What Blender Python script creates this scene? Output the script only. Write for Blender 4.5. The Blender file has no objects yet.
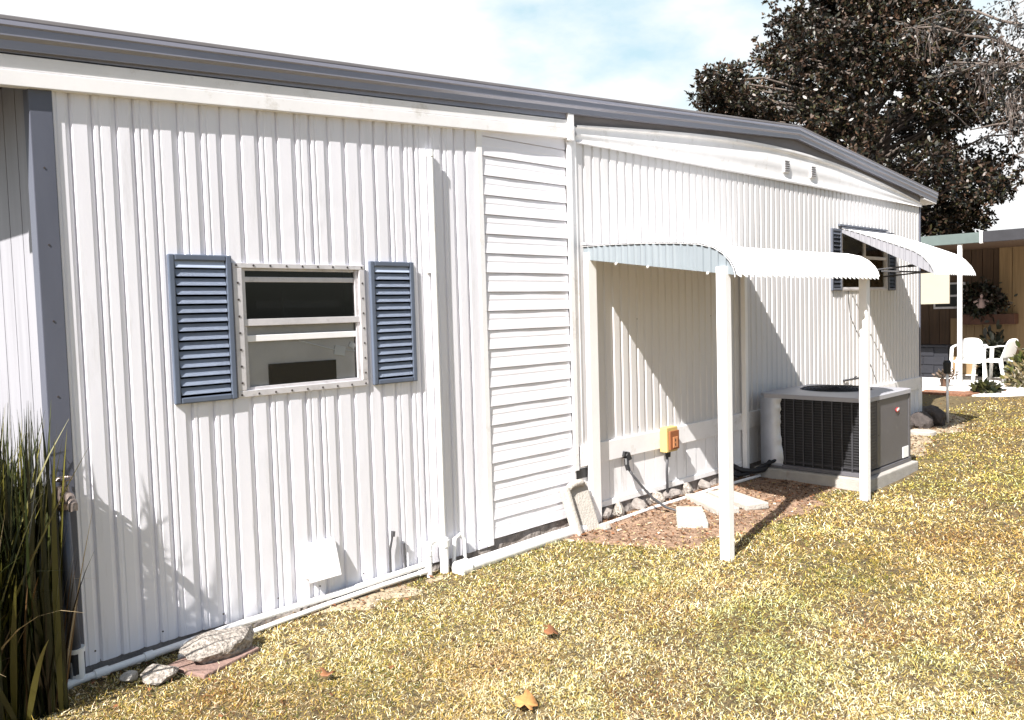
import bpy, bmesh, math, random
import numpy as np
from mathutils import Vector, Matrix
random.seed(7); RNG = np.random.default_rng(11)
S = bpy.context.scene; COL = S.collection
R = math.radians

# ------------------------------------------------------------------ materials
def mat(name, base, rough=.6, metal=0., var=.12, vscale=3., bump=0., bscale=60., spec=.5, stretch=(1,1,1), col2=None, dirt=None, dscale=2., stain=None):
    m = bpy.data.materials.new(name); m.use_nodes = True
    nt = m.node_tree; N = nt.nodes; L = nt.links
    b = N['Principled BSDF']
    b.inputs['Roughness'].default_value = rough; b.inputs['Metallic'].default_value = metal
    b.inputs['Specular IOR Level'].default_value = spec
    tc = N.new('ShaderNodeTexCoord'); mp = N.new('ShaderNodeMapping'); mp.inputs['Scale'].default_value = stretch
    L.new(tc.outputs['Object'], mp.inputs['Vector'])
    n = N.new('ShaderNodeTexNoise'); n.inputs['Scale'].default_value = vscale; n.inputs['Detail'].default_value = 6
    n.inputs['Roughness'].default_value = .65
    L.new(mp.outputs[0], n.inputs['Vector'])
    cr = N.new('ShaderNodeValToRGB'); cr.color_ramp.elements[0].position = .3; cr.color_ramp.elements[1].position = .7
    c = Vector(base)
    a = c * (1 - var); d = Vector(col2) if col2 else c * (1 + var * .6)
    cr.color_ramp.elements[0].color = (*a, 1); cr.color_ramp.elements[1].color = (min(d[0], .95), min(d[1], .95), min(d[2], .95), 1)
    L.new(n.outputs['Fac'], cr.inputs['Fac']); out = cr.outputs['Color']
    if dirt:
        n2 = N.new('ShaderNodeTexNoise'); n2.inputs['Scale'].default_value = dscale; n2.inputs['Detail'].default_value = 8; n2.inputs['Roughness'].default_value = .75
        L.new(mp.outputs[0], n2.inputs['Vector'])
        r2 = N.new('ShaderNodeValToRGB'); r2.color_ramp.elements[0].position = .56; r2.color_ramp.elements[1].position = .74
        L.new(n2.outputs['Fac'], r2.inputs['Fac'])
        mx = N.new('ShaderNodeMix'); mx.data_type = 'RGBA'
        L.new(r2.outputs['Color'], mx.inputs['Factor']); L.new(out, mx.inputs['A']); mx.inputs['B'].default_value = (*dirt, 1)
        out = mx.outputs['Result']
    if stain:      # sparse rust and splash marks with an outline of their own
        n4 = N.new('ShaderNodeTexNoise'); n4.inputs['Scale'].default_value = 5.5; n4.inputs['Detail'].default_value = 10; n4.inputs['Roughness'].default_value = .8
        mp4 = N.new('ShaderNodeMapping'); mp4.inputs['Scale'].default_value = (3, 3, .8); mp4.inputs['Location'].default_value = (3.1, .4, 7.7)
        L.new(tc.outputs['Object'], mp4.inputs[0]); L.new(mp4.outputs[0], n4.inputs['Vector'])
        r4 = N.new('ShaderNodeValToRGB'); r4.color_ramp.elements[0].position = .66; r4.color_ramp.elements[1].position = .76
        r4.color_ramp.elements[1].color = (.7, .7, .7, 1)
        L.new(n4.outputs['Fac'], r4.inputs['Fac'])
        m4 = N.new('ShaderNodeMix'); m4.data_type = 'RGBA'; L.new(r4.outputs['Color'], m4.inputs['Factor']); L.new(out, m4.inputs['A']); m4.inputs['B'].default_value = (*stain, 1)
        out = m4.outputs['Result']
    L.new(out, b.inputs['Base Color'])
    if bump:
        n3 = N.new('ShaderNodeTexNoise'); n3.inputs['Scale'].default_value = bscale; n3.inputs['Detail'].default_value = 4
        L.new(tc.outputs['Object'], n3.inputs['Vector'])
        bp = N.new('ShaderNodeBump'); bp.inputs['Strength'].default_value = bump; bp.inputs['Distance'].default_value = .02
        L.new(n3.outputs['Fac'], bp.inputs['Height']); L.new(bp.outputs[0], b.inputs['Normal'])
    return m

def attr_mat(name, rough=.6, spec=.3, trans=0.):
    m = bpy.data.materials.new(name); m.use_nodes = True
    N = m.node_tree.nodes; L = m.node_tree.links; b = N['Principled BSDF']
    a = N.new('ShaderNodeAttribute'); a.attribute_name = 'tint'
    L.new(a.outputs['Color'], b.inputs['Base Color'])
    b.inputs['Roughness'].default_value = rough; b.inputs['Specular IOR Level'].default_value = spec
    if trans:
        t = N.new('ShaderNodeBsdfTranslucent'); L.new(a.outputs['Color'], t.inputs['Color'])
        mx = N.new('ShaderNodeMixShader'); mx.inputs[0].default_value = trans
        L.new(b.outputs[0], mx.inputs[1]); L.new(t.outputs[0], mx.inputs[2]); L.new(mx.outputs[0], N['Material Output'].inputs['Surface'])
    return m

def glass_mat(name, tint=(.93, .94, .94)):
    m = bpy.data.materials.new(name); m.use_nodes = True
    N = m.node_tree.nodes; L = m.node_tree.links; N.remove(N['Principled BSDF'])
    t = N.new('ShaderNodeBsdfTransparent'); t.inputs[0].default_value = (*tint, 1)
    g = N.new('ShaderNodeBsdfGlossy'); g.inputs['Roughness'].default_value = .02
    f = N.new('ShaderNodeFresnel'); f.inputs[0].default_value = 1.33
    mx = N.new('ShaderNodeMixShader'); L.new(f.outputs[0], mx.inputs[0]); L.new(t.outputs[0], mx.inputs[1]); L.new(g.outputs[0], mx.inputs[2])
    L.new(mx.outputs[0], N['Material Output'].inputs['Surface'])
    return m

M = dict(
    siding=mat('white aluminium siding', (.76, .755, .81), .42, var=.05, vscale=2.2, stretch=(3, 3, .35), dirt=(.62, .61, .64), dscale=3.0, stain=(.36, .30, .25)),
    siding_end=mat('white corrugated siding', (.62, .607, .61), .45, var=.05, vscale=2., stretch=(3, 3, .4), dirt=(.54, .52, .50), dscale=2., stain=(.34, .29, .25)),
    plank=mat('shade greyed white planks', (.295, .295, .325), .6, var=.15, vscale=3, stretch=(1, 4, .3)),  # white planks greyed all over to deepen the shade under the left eave
    vinyl=mat('white vinyl lap siding', (.80, .79, .84), .5, var=.06, vscale=1.5, stretch=(.5, 1, 4), stain=(.50, .46, .43)),
    trim=mat('white painted trim', (.80, .79, .80), .5, var=.06, vscale=6, dirt=(.55, .52, .48), dscale=5),
    skirt=mat('white painted skirting board', (.80, .80, .82), .6, var=.06, vscale=3, stretch=(2, 2, .4), dirt=(.50, .48, .47), dscale=4, stain=(.30, .24, .19)),
    post=mat('white painted post', (.84, .83, .83), .4, var=.04, vscale=4),
    grey=mat('slate grey trim', (.095, .102, .135), .45, var=.12, vscale=2.5, stretch=(2, 2, .5)),
    gutter=mat('grey painted gutter metal', (.27, .27, .32), .34, metal=.3, var=.12, vscale=3, stretch=(.4, 3, 3)),
    gable=mat('grey gable boards', (.20, .19, .20), .7, var=.25, vscale=4, stretch=(.5, 1, 3)),
    roof=mat('grey shingle roof', (.22, .21, .22), .9, var=.3, vscale=20, bump=.4, bscale=80),
    shutter=mat('blue grey shutter', (.38, .44, .56), .45, var=.1, vscale=5),
    shutter_frame=mat('dark blue grey shutter frame', (.10, .122, .17), .45, var=.12, vscale=5),
    shutter2=mat('dark grey shutter', (.10, .11, .14), .5, var=.15, vscale=5),
    alu=mat('weathered aluminium frame', (.62, .60, .62), .4, metal=.25, var=.15, vscale=8, dirt=(.36, .33, .32), dscale=9),
    black=mat('black plastic', (.006, .006, .007), .5, var=.2),
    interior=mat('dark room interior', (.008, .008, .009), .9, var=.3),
    shade=mat('grey window shade', (.70, .66, .65), .7, var=.12, vscale=4),
    screw=mat('rusty screw heads', (.05, .04, .04), .6),
    canopy=mat('white awning metal', (.84, .84, .85), .38, var=.04, vscale=2),
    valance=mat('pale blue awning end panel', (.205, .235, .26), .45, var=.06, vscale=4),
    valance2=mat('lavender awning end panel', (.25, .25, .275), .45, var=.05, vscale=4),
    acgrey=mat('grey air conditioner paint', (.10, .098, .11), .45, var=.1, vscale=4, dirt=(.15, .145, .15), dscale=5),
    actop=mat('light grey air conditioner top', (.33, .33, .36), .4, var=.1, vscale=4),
    acpanel=mat('bare metal coil cover', (.52, .55, .62), .35, metal=.5, var=.15, vscale=4),
    coil=mat('dark condenser coil', (.012, .012, .014), .7, var=.4, vscale=200, stretch=(1, 1, .02)),
    acbar=mat('coil guard bars', (.045, .045, .052), .5),
    concrete=mat('pale concrete', (.34, .32, .295), .9, var=.15, vscale=8, bump=.3, bscale=90, dirt=(.22, .185, .155), dscale=6),
    whitestone=mat('bleached concrete block', (.40, .375, .34), .9, var=.12, vscale=9, bump=.4, bscale=70, dirt=(.20, .17, .14), dscale=10),
    pebble=mat('exposed pebble concrete', (.17, .14, .12), .95, var=.6, vscale=60, col2=(.50, .45, .40), bump=1., bscale=60),
    redpaver=mat('faded red paver', (.24, .155, .13), .95, var=.25, vscale=12, bump=.4, bscale=60),
    greystone=mat('dark fieldstone', (.055, .045, .042), .9, var=.45, vscale=7, bump=.5, bscale=30),
    foundation=mat('crumbly grey footing', (.24, .215, .20), .95, var=.45, vscale=14, bump=.8, bscale=30),
    pvc=mat('white pvc pipe', (.80, .80, .80), .35, var=.05, vscale=6, dirt=(.60, .57, .52), dscale=7),
    greypipe=mat('grey galvanised pipe', (.09, .095, .115), .4, metal=.3, var=.2, vscale=10),
    brass=mat('worn tap metal', (.26, .21, .185), .4, metal=.6, var=.35, vscale=40),
    yellow=mat('cream yellow outlet box', (.52, .39, .15), .5, var=.06),
    orange=mat('orange outlet cover', (.24, .085, .032), .5, var=.15),
    paleorange=mat('pale outlet socket', (.55, .24, .11), .5, var=.05),
    rubber=mat('black rubber', (.012, .012, .014), .5, var=.2),
    cablegrey=mat('dark grey cable', (.05, .05, .055), .5, var=.2),
    soil=mat('bare sandy soil', (.19, .105, .06), 1., var=.55, vscale=16, col2=(.40, .265, .18), bump=1., bscale=50, dirt=(.11, .055, .028), dscale=9),
    sand=mat('pale sandy soil', (.28, .21, .13), 1., var=.4, vscale=20, col2=(.50, .42, .30), bump=.8, bscale=60, dirt=(.16, .10, .06), dscale=10),
    lawn=mat('thatch and soil under lawn', (.045, .03, .013), 1., var=.6, vscale=18, col2=(.18, .13, .055), bump=1., bscale=45),
    path=mat('white concrete path', (.74, .71, .68), .9, var=.1, vscale=4, dirt=(.55, .50, .46), dscale=3),
    mulch=mat('orange mulch bed', (.16, .065, .035), 1., var=.5, vscale=30, col2=(.34, .16, .09), bump=1., bscale=40),
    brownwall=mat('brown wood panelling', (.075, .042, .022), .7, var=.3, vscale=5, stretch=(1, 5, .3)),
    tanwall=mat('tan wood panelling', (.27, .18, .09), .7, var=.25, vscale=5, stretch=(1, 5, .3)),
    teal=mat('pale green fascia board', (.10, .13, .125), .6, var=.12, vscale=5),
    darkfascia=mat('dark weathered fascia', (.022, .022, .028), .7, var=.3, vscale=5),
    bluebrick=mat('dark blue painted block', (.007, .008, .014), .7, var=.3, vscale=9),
    plastic=mat('white moulded plastic', (.82, .82, .80), .4, var=.03),
    cream=mat('cream panel', (.36, .33, .26), .6, var=.04),
    wood=mat('reddish brown planter wood', (.085, .032, .017), .7, var=.3, vscale=8, stretch=(1, 4, 1)),
    terracotta=mat('dark brown pot', (.10, .05, .03), .6, var=.3),
    bark=mat('grey brown bark', (.13, .105, .09), .95, var=.4, vscale=6, bump=.8, bscale=14),
    badge_red=mat('red badge', (.5, .03, .03), .4), badge_white=mat('white badge', (.8, .8, .8), .4),
    sticker=mat('white sticker', (.82, .82, .82), .5, var=.03),
    leaf=attr_mat('leaf blades', .35, .5, .12), grass=attr_mat('dry grass blades', .65, .2, .15), magnolia=attr_mat('glossy magnolia leaves', .42, .5, .04),
    oakleaf=attr_mat('oak leaves and moss', .5, .4, .25), litter=attr_mat('dry litter', .8, .2, 0),
    glass=glass_mat('window glass'),
)

# ------------------------------------------------------------------ helpers
def tag(o, label=None, cat=None, group=None, kind=None):
    if label: o['label'] = label
    if cat: o['category'] = cat
    if group: o['group'] = group
    if kind: o['kind'] = kind
    return o
def empty(name, loc, label, cat, group=None):
    o = bpy.data.objects.new(name, None); COL.objects.link(o); o.location = loc; o.empty_display_size = .1
    return tag(o, label, cat, group)
def origin(p):
    v = Vector((0, 0, 0))
    while p is not None: v += p.location; p = p.parent
    return v

class MB:
    def __init__(s): s.v = []; s.f = []
    def add(s, vs, fs):
        b = len(s.v); s.v += [tuple(q) for q in vs]; s.f += [tuple(b + i for i in f) for f in fs]; return s
    def box(s, x0, x1, y0, y1, z0, z1):
        return s.add([(x0,y0,z0),(x1,y0,z0),(x1,y1,z0),(x0,y1,z0),(x0,y0,z1),(x1,y0,z1),(x1,y1,z1),(x0,y1,z1)],
                     [(0,3,2,1),(4,5,6,7),(0,1,5,4),(1,2,6,5),(2,3,7,6),(3,0,4,7)])
    def hexa(s, p):   # 8 points: bottom 4 ccw, top 4 ccw
        return s.add(p, [(0,3,2,1),(4,5,6,7),(0,1,5,4),(1,2,6,5),(2,3,7,6),(3,0,4,7)])
    def obox(s, c, size, rot):
        m = rot.to_matrix() if hasattr(rot, 'to_matrix') else rot
        h = [q * .5 for q in size]; c = Vector(c)
        return s.hexa([c + m @ Vector((a*h[0], b*h[1], d*h[2])) for d in (-1, 1) for a, b in ((-1,-1),(1,-1),(1,1),(-1,1))])
    def tube(s, pts, r, n=10, cap=True):
        pts = [Vector(p) for p in pts]; rs = r if isinstance(r, (list, tuple)) else [r] * len(pts)
        base = len(s.v); up = None
        for i, p in enumerate(pts):
            t = (pts[min(i+1, len(pts)-1)] - pts[max(i-1, 0)]).normalized()
            if up is None: up = Vector((0,0,1)) if abs(t.z) < .9 else Vector((1,0,0))
            a = t.cross(up).normalized(); b = a.cross(t).normalized(); up = b
            for k in range(n):
                w = 2*math.pi*k/n; s.v.append(tuple(p + (a*math.cos(w) + b*math.sin(w)) * rs[i]))
        for i in range(len(pts)-1):
            for k in range(n):
                k2 = (k+1) % n
                s.f.append((base+i*n+k, base+i*n+k2, base+(i+1)*n+k2, base+(i+1)*n+k))
        if cap:
            s.f.append(tuple(base+k for k in range(n))[::-1]); s.f.append(tuple(base+(len(pts)-1)*n+k for k in range(n)))
        return s
    def prism(s, poly, x0, x1, f=None):   # polygon in (y,z) swept along x ; f maps (x,y,z)
        f = f or (lambda x, y, z: (x, y, z)); n = len(poly)
        vs = [f(x0, y, z) for y, z in poly] + [f(x1, y, z) for y, z in poly]
        fs = [tuple(range(n))[::-1], tuple(range(n, 2*n))] + [(i, (i+1) % n, n+(i+1) % n, n+i) for i in range(n)]
        return s.add(vs, fs)
    def grid(s, nx, ny, f):
        b = len(s.v)
        for j in range(ny+1):
            for i in range(nx+1): s.v.append(tuple(f(i/nx, j/ny)))
        for j in range(ny):
            for i in range(nx):
                a = b + j*(nx+1) + i; s.f.append((a, a+1, a+nx+2, a+nx+1))
        return s
    def build(s, name, m, parent=None, bevel=0, smooth=False, loc=None, solid=0, fix=True):
        o0 = origin(parent) if parent else Vector(loc or (0,0,0))
        me = bpy.data.meshes.new(name)
        me.from_pydata([(x-o0.x, y-o0.y, z-o0.z) for x, y, z in s.v], [], s.f)
        bm = bmesh.new(); bm.from_mesh(me)
        if fix: bmesh.ops.recalc_face_normals(bm, faces=bm.faces)
        if bevel:
            es = [e for e in bm.edges if len(e.link_faces) == 2 and e.calc_face_angle(0) > .6]
            bmesh.ops.bevel(bm, geom=es, offset=bevel, segments=2, profile=.6, affect='EDGES', clamp_overlap=True)
        if smooth:
            for f in bm.faces: f.smooth = True
        bm.to_mesh(me); bm.free()
        me.materials.append(m)
        o = bpy.data.objects.new(name, me); COL.objects.link(o)
        if parent: o.parent = parent
        elif loc: o.location = loc
        if solid:
            md = o.modifiers.new('thickness', 'SOLIDIFY'); md.thickness = solid; md.offset = 0
        if smooth == 'auto':
            try: me.set_sharp_from_angle(angle=R(35))
            except Exception: pass
        return o

def np_mesh(name, V, F, m, cols=None, parent=None, loc=(0,0,0), smooth=False):
    """V (n,3) ; F (k,4) or (k,3) int array ; cols (n,3)"""
    me = bpy.data.meshes.new(name); n = len(V); k, w = F.shape
    me.vertices.add(n); me.vertices.foreach_set('co', (V - np.array(origin(parent) if parent else loc)).astype(np.float32).ravel())
    me.loops.add(k*w); me.loops.foreach_set('vertex_index', F.astype(np.int32).ravel())
    me.polygons.add(k); me.polygons.foreach_set('loop_start', np.arange(0, k*w, w, dtype=np.int32))
    me.update(calc_edges=True); me.validate()
    if cols is not None:
        a = me.attributes.new('tint', 'FLOAT_COLOR', 'POINT')
        c = np.ones((n, 4), np.float32); c[:, :3] = cols; a.data.foreach_set('color', c.ravel())
    if smooth: me.polygons.foreach_set('use_smooth', np.ones(k, bool))
    me.materials.append(m)
    o = bpy.data.objects.new(name, me); COL.objects.link(o)
    if parent: o.parent = parent
    else: o.location = loc
    return o

_H = RNG.random((256, 256))
def vnoise(x, y, sc=1., seed=0):
    x = np.asarray(x) * sc + 17.3 * seed; y = np.asarray(y) * sc + 9.1 * seed
    xi = np.floor(x).astype(int); yi = np.floor(y).astype(int); fx = x - xi; fy = y - yi
    fx = fx*fx*(3-2*fx); fy = fy*fy*(3-2*fy)
    h = lambda a, b: _H[a % 256, b % 256]
    return (h(xi, yi)*(1-fx)+h(xi+1, yi)*fx)*(1-fy) + (h(xi, yi+1)*(1-fx)+h(xi+1, yi+1)*fx)*fy
def fbm(x, y, sc=1., seed=0):
    return (vnoise(x, y, sc, seed)*.5 + vnoise(x, y, sc*2.1, seed+1)*.3 + vnoise(x, y, sc*4.3, seed+2)*.2)

def gz(x, y):   # gently uneven lawn
    x = np.asarray(x, float); y = np.asarray(y, float)
    d = np.clip((-y - .15) / .8, 0, 1)
    return (fbm(x, y, .9, 5) - .5) * .07 * d + .008

# ------------------------------------------------------------------ camera, sun, sky
cam = bpy.data.cameras.new('camera'); co = bpy.data.objects.new('camera', cam); COL.objects.link(co); S.camera = co
cam.sensor_width = 36; cam.lens = 831.489 / 1024 * 36; cam.clip_end = 600; cam.clip_start = .05
CAMP = Vector((0, -4, 1.6))
a, p, r = R(45.38686677), R(3.27240415), R(-1.65534929)
F = Vector((math.cos(a)*math.cos(p), math.sin(a)*math.cos(p), -math.sin(p)))
R0 = F.cross(Vector((0,0,1))).normalized(); U0 = R0.cross(F)
RX = R0*math.cos(r) + U0*math.sin(r); UX = U0*math.cos(r) - R0*math.sin(r)
mw = Matrix((RX, UX, -F)).transposed().to_4x4(); mw.translation = CAMP; co.matrix_world = mw

SD = Vector((1, .27, -1.0)).normalized()          # direction the sunlight travels
sun = bpy.data.lights.new('sun', 'SUN'); sun.energy = 5.0; sun.angle = R(.5); sun.color = (1, .955, .90)
so = bpy.data.objects.new('sun', sun); COL.objects.link(so)
so.rotation_euler = SD.to_track_quat('-Z', 'Y').to_euler()
W = bpy.data.worlds.new('World'); S.world = W; W.use_nodes = True
N = W.node_tree.nodes; L = W.node_tree.links; bg = N['Background']
sky = N.new('ShaderNodeTexSky'); sky.sky_type = 'NISHITA'; sky.sun_disc = False
sky.sun_elevation = math.asin(-SD.z); sky.sun_rotation = math.atan2(-SD.x, -SD.y); sky.dust_density = 1.6; sky.air_density = 1.1
tc = N.new('ShaderNodeTexCoord'); mp = N.new('ShaderNodeMapping'); mp.inputs['Scale'].default_value = (1, 1, 2.2); mp.inputs['Location'].default_value = (.35, .12, .0)
n1 = N.new('ShaderNodeTexNoise'); n1.inputs['Scale'].default_value = 2.6; n1.inputs['Detail'].default_value = 7; n1.inputs['Roughness'].default_value = .55
cr = N.new('ShaderNodeValToRGB'); cr.color_ramp.elements[0].position = .37; cr.color_ramp.elements[1].position = .52
L.new(tc.outputs['Generated'], mp.inputs[0]); L.new(mp.outputs[0], n1.inputs['Vector']); L.new(n1.outputs['Fac'], cr.inputs[0])
mh = N.new('ShaderNodeMix'); mh.data_type = 'RGBA'; mh.inputs['B'].default_value = (6.0, 8.1, 8.7, 1)   # bright pale haze between the clouds
mx = N.new('ShaderNodeMix'); mx.data_type = 'RGBA'; mx.inputs['B'].default_value = (8.8, 8.9, 9.0, 1)
# thicker cloud and bright haze ahead (north), clearer blue sky behind the viewer (south)
dt = N.new('ShaderNodeVectorMath'); dt.operation = 'DOT_PRODUCT'; dt.inputs[1].default_value = (.45, .85, .0); L.new(tc.outputs['Generated'], dt.inputs[0])
mr = N.new('ShaderNodeMapRange'); mr.inputs['From Min'].default_value = -.15; mr.inputs['From Max'].default_value = .45; mr.inputs['To Min'].default_value = .10; mr.inputs['To Max'].default_value = 1.0; L.new(dt.outputs['Value'], mr.inputs['Value'])
ml = N.new('ShaderNodeMath'); ml.operation = 'MULTIPLY'; L.new(cr.outputs[0], ml.inputs[0]); L.new(mr.outputs[0], ml.inputs[1])
m2 = N.new('ShaderNodeMath'); m2.operation = 'MULTIPLY'; m2.inputs[1].default_value = .72; L.new(mr.outputs[0], m2.inputs[0]); L.new(m2.outputs[0], mh.inputs['Factor'])
L.new(ml.outputs[0], mx.inputs['Factor']); L.new(sky.outputs[0], mh.inputs['A']); L.new(mh.outputs['Result'], mx.inputs['A']); L.new(mx.outputs['Result'], bg.inputs['Color'])
bg.inputs['Strength'].default_value = .05
S.view_settings.view_transform = 'Standard'; S.view_settings.look = 'None'; S.view_settings.exposure = 1.35; S.view_settings.gamma = 1
S.cycles.use_denoising = True; S.cycles.max_bounces = 8; S.cycles.transparent_max_bounces = 12

# ------------------------------------------------------------------ the mobile home
home = empty('mobile_home', (6.3, 0, 0), 'long white mobile home with ribbed metal siding, grey gutter and a low gabled roof', 'mobile home')
zg = lambda x: 2.858 + .0712*(x-.96) if x <= 8.0 else 3.359 - .0885*(x-8.0)     # gutter / roof edge line
zf = lambda x: 2.600 + .0632*(x-.95)                                            # underside of the white fascia

def rib_profile(x0, x1, per, jit, h, rng, double=.4, seam=.010, sw=.005, soft=False):
    pts = []; x = x0
    while x < x1 - .01:
        pw = per * (1 + rng.uniform(-jit, jit))
        if x + pw > x1 - .03: pw = x1 - x
        g = min(.030, pw*.32); e = x + pw
        flat = e - g - .006
        if soft: flat = e - max(.034, pw*.40)
        pts += [(x, -h)]
        if rng.random() < double and pw > .07:
            q = x + .010; pts += [(q, -h), (q+.004, -h+.003), (q+.010, -h+.003), (q+.014, -h)]
        if soft:
            pts += [(flat, -h), (e-.016, -.0012), (e-.0145, .0035), (e-.012, .0035), (e-.0105, -.001), (e-.004, -h)]; x = e; continue
        pts += [(flat, -h), (flat+.006, -.001), (flat+.0062, seam), (flat+.0062+sw, seam), (flat+.0064+sw, -.001), (e-.009, -.001)]
        x = e
    pts.append((x1, -h))
    return pts

def ribbed_wall(name, m, pts, zb, zt, hole=None, nz=10, wav=.0012, seed=0):
    """vertical ribbed metal sheet on the front wall, with an opening left for a window"""
    mb = MB(); xs = [q[0] for q in pts]
    def yat(x): return float(np.interp(x, xs, [q[1] for q in pts]))
    X = sorted(set(xs + ([hole[0], hole[1]] if hole else [])))
    def wave(x, z): return (float(vnoise(x, z, 1.7, seed)) - .5) * 2 * wav + (float(vnoise(x, z*2, 5.3, seed+3)) - .5) * wav
    def strip(xa, xb, f0a, f1a, f0b, f1b):
        base = len(mb.v)
        for i in range(nz+1):
            t = i/nz; za = f0a+(f1a-f0a)*t; zb_ = f0b+(f1b-f0b)*t
            mb.v.append((xa, yat(xa)+wave(xa, za), za)); mb.v.append((xb, yat(xb)+wave(xb, zb_), zb_))
        for i in range(nz): mb.f.append((base+2*i, base+2*i+1, base+2*i+3, base+2*i+2))
    for xa, xb in zip(X[:-1], X[1:]):
        if hole and xa >= hole[0]-1e-6 and xb <= hole[1]+1e-6:
            strip(xa, xb, zb(xa), hole[2], zb(xb), hole[2]); strip(xa, xb, hole[3], zt(xa), hole[3], zt(xb))
        else: strip(xa, xb, zb(xa), zt(xa), zb(xb), zt(xb))
    return mb.build(name, m, home, fix=False)

rg = random.Random(3)
prof = rib_profile(1.174, 3.70, .098, .22, .011, rg, .55, soft=True)
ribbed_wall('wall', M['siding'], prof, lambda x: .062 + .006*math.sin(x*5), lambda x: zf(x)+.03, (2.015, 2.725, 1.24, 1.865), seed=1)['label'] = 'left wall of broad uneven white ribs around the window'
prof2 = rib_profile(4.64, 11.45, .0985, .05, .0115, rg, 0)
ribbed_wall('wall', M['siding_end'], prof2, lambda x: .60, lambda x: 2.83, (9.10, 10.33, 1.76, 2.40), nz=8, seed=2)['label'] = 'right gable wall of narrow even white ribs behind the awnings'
# lap siding strip
mb = MB(); ycl = []
z = .102
for k in range(22):
    z1 = z + .126
    ycl += [(-.0148, z), (-.0148, z+.003), (-.0115, z+.058), (-.0098, z+.066), (-.0108, z+.076), (-.0085, z+.116), (-.0078, z+.1215), (.004, z+.122), (.004, z1)]
    z = z1
for (x0, x1) in ((3.715, 4.528),):
    nv = len(ycl)
    mb.grid(6, nv-1, lambda u, v: (x0+(x1-x0)*u, ycl[round(v*(nv-1))][0] - .0015*math.sin(u*9+v*40), ycl[round(v*(nv-1))][1] if ycl[round(v*(nv-1))][1] < zf(x0+(x1-x0)*u)+.02 else zf(x0+(x1-x0)*u)+.02))
o = mb.build('lap_siding', M['vinyl'], home, fix=False)
# white corner strips
for x0, x1, y, z0, z1 in ((3.665, 3.713, -.019, .06, zf(3.69)+.02), (4.530, 4.640, -.020, .60, 2.93), (4.530, 4.575, -.034, .43, 2.80), (4.530, 4.66, -.018, .14, .46)):
    MB().box(x0, x1, y, .01, z0, z1).build('trim_strip', M['trim'], home, bevel=.003)
# flat dented end sheet beside the pipe box
# grey post at the left corner and the side wall
MB().box(1.085, 1.178, -.022, .06, .02, zf(1.1)+.04).build('corner_post', M['grey'], home, bevel=.004)
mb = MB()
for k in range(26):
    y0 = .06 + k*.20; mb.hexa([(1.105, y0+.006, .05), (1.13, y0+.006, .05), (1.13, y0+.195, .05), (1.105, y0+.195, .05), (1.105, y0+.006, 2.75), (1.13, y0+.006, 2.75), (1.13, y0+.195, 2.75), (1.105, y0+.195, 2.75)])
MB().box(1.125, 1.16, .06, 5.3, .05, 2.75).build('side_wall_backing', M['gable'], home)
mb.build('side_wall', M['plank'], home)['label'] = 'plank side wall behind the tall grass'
MB().box(1.16, 11.44, 5.28, 5.32, .0, 2.8).build('rear_wall', M['siding_end'], home)
MB().box(11.42, 11.452, .002, 5.3, .02, 2.86).build('end_wall', M['siding_end'], home)
MB().box(11.44, 11.472, -.016, .012, .45, 2.83).build('corner_trim', M['grey'], home, bevel=.003)
# footing under the walls
mb = MB()
mb.grid(80, 3, lambda u, v: (1.12+u*3.45, +.010-.036*(1-v)*(.5+float(vnoise(u*40, v*3, 1))), -.06+v*(.155+.01*math.sin(u*60))))
mb.grid(160, 3, lambda u, v: (4.56+u*6.92, .012-.06*(1-v)*(.4+float(vnoise(u*90, v*3, 1))), -.08+v*.24))
mb.build('footing', M['foundation'], home, fix=False)
# skirting of vertical boards, belt board
mb = MB(); x = 4.66
while x < 11.46:
    w = rg.uniform(.135, .165); x1 = min(x+w, 11.47); zb = .125 + rg.uniform(-.012, .012) - .005*(x-4.6)
    mb.box(x, x1-.007, -.012-rg.uniform(0, .003), .006, zb, .47); x = x1
mb.box(4.60, 11.46, .004, .012, .14, .47)
mb.build('skirting', M['skirt'], home)
MB().box(4.60, 11.475, -.034, .004, .452, .604).build('belt_board', M['trim'], home, bevel=.004)
MB().box(4.66, 7.0, -.026, .004, .105, .150).build('base_board', M['trim'], home, bevel=.004)
MB().box(4.556, 4.672, -.024, .02, .366, .436).build('crawl_opening', M['black'], home)
MB().box(11.36, 11.476, -.030, .006, .06, .452).build('trim_strip', M['trim'], home, bevel=.003)
# arched panel over the gable wall
ax = [4.64, 5.42, 6.56, 7.71, 8.92, 10.55, 11.53]; az = [2.937, 3.005, 3.100, 3.135, 3.105, 2.972, 2.852]
cs = np.polyfit(ax, az, 4); zarch = lambda x: float(np.polyval(cs, x))
prfl = [(-.030, 0), (-.034, .06), (-.020, .16), (-.018, .30), (-.026, .50), (-.020, .72), (-.020, .88), (-.032, .90), (-.032, 1.0)]
def archp(u, v):
    i = v*(len(prfl)-1); k = min(int(i), len(prfl)-2); f = i-k
    yy = prfl[k][0]*(1-f)+prfl[k+1][0]*f; tt = prfl[k][1]*(1-f)+prfl[k+1][1]*f
    x = 4.64 + u*6.85; return (x, yy, 2.806 + (zarch(x)-2.806)*tt)
MB().grid(60, 16, archp).build('gable_panel', M['trim'], home, smooth=True)
MB().grid(60, 1, lambda u, v: (4.64+u*6.83, -.008, (zarch(4.64+u*6.83)-.03)*(1-v) + (zg(4.64+u*6.83)-.02)*v)).build('gable_board', M['gable'], home)
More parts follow.
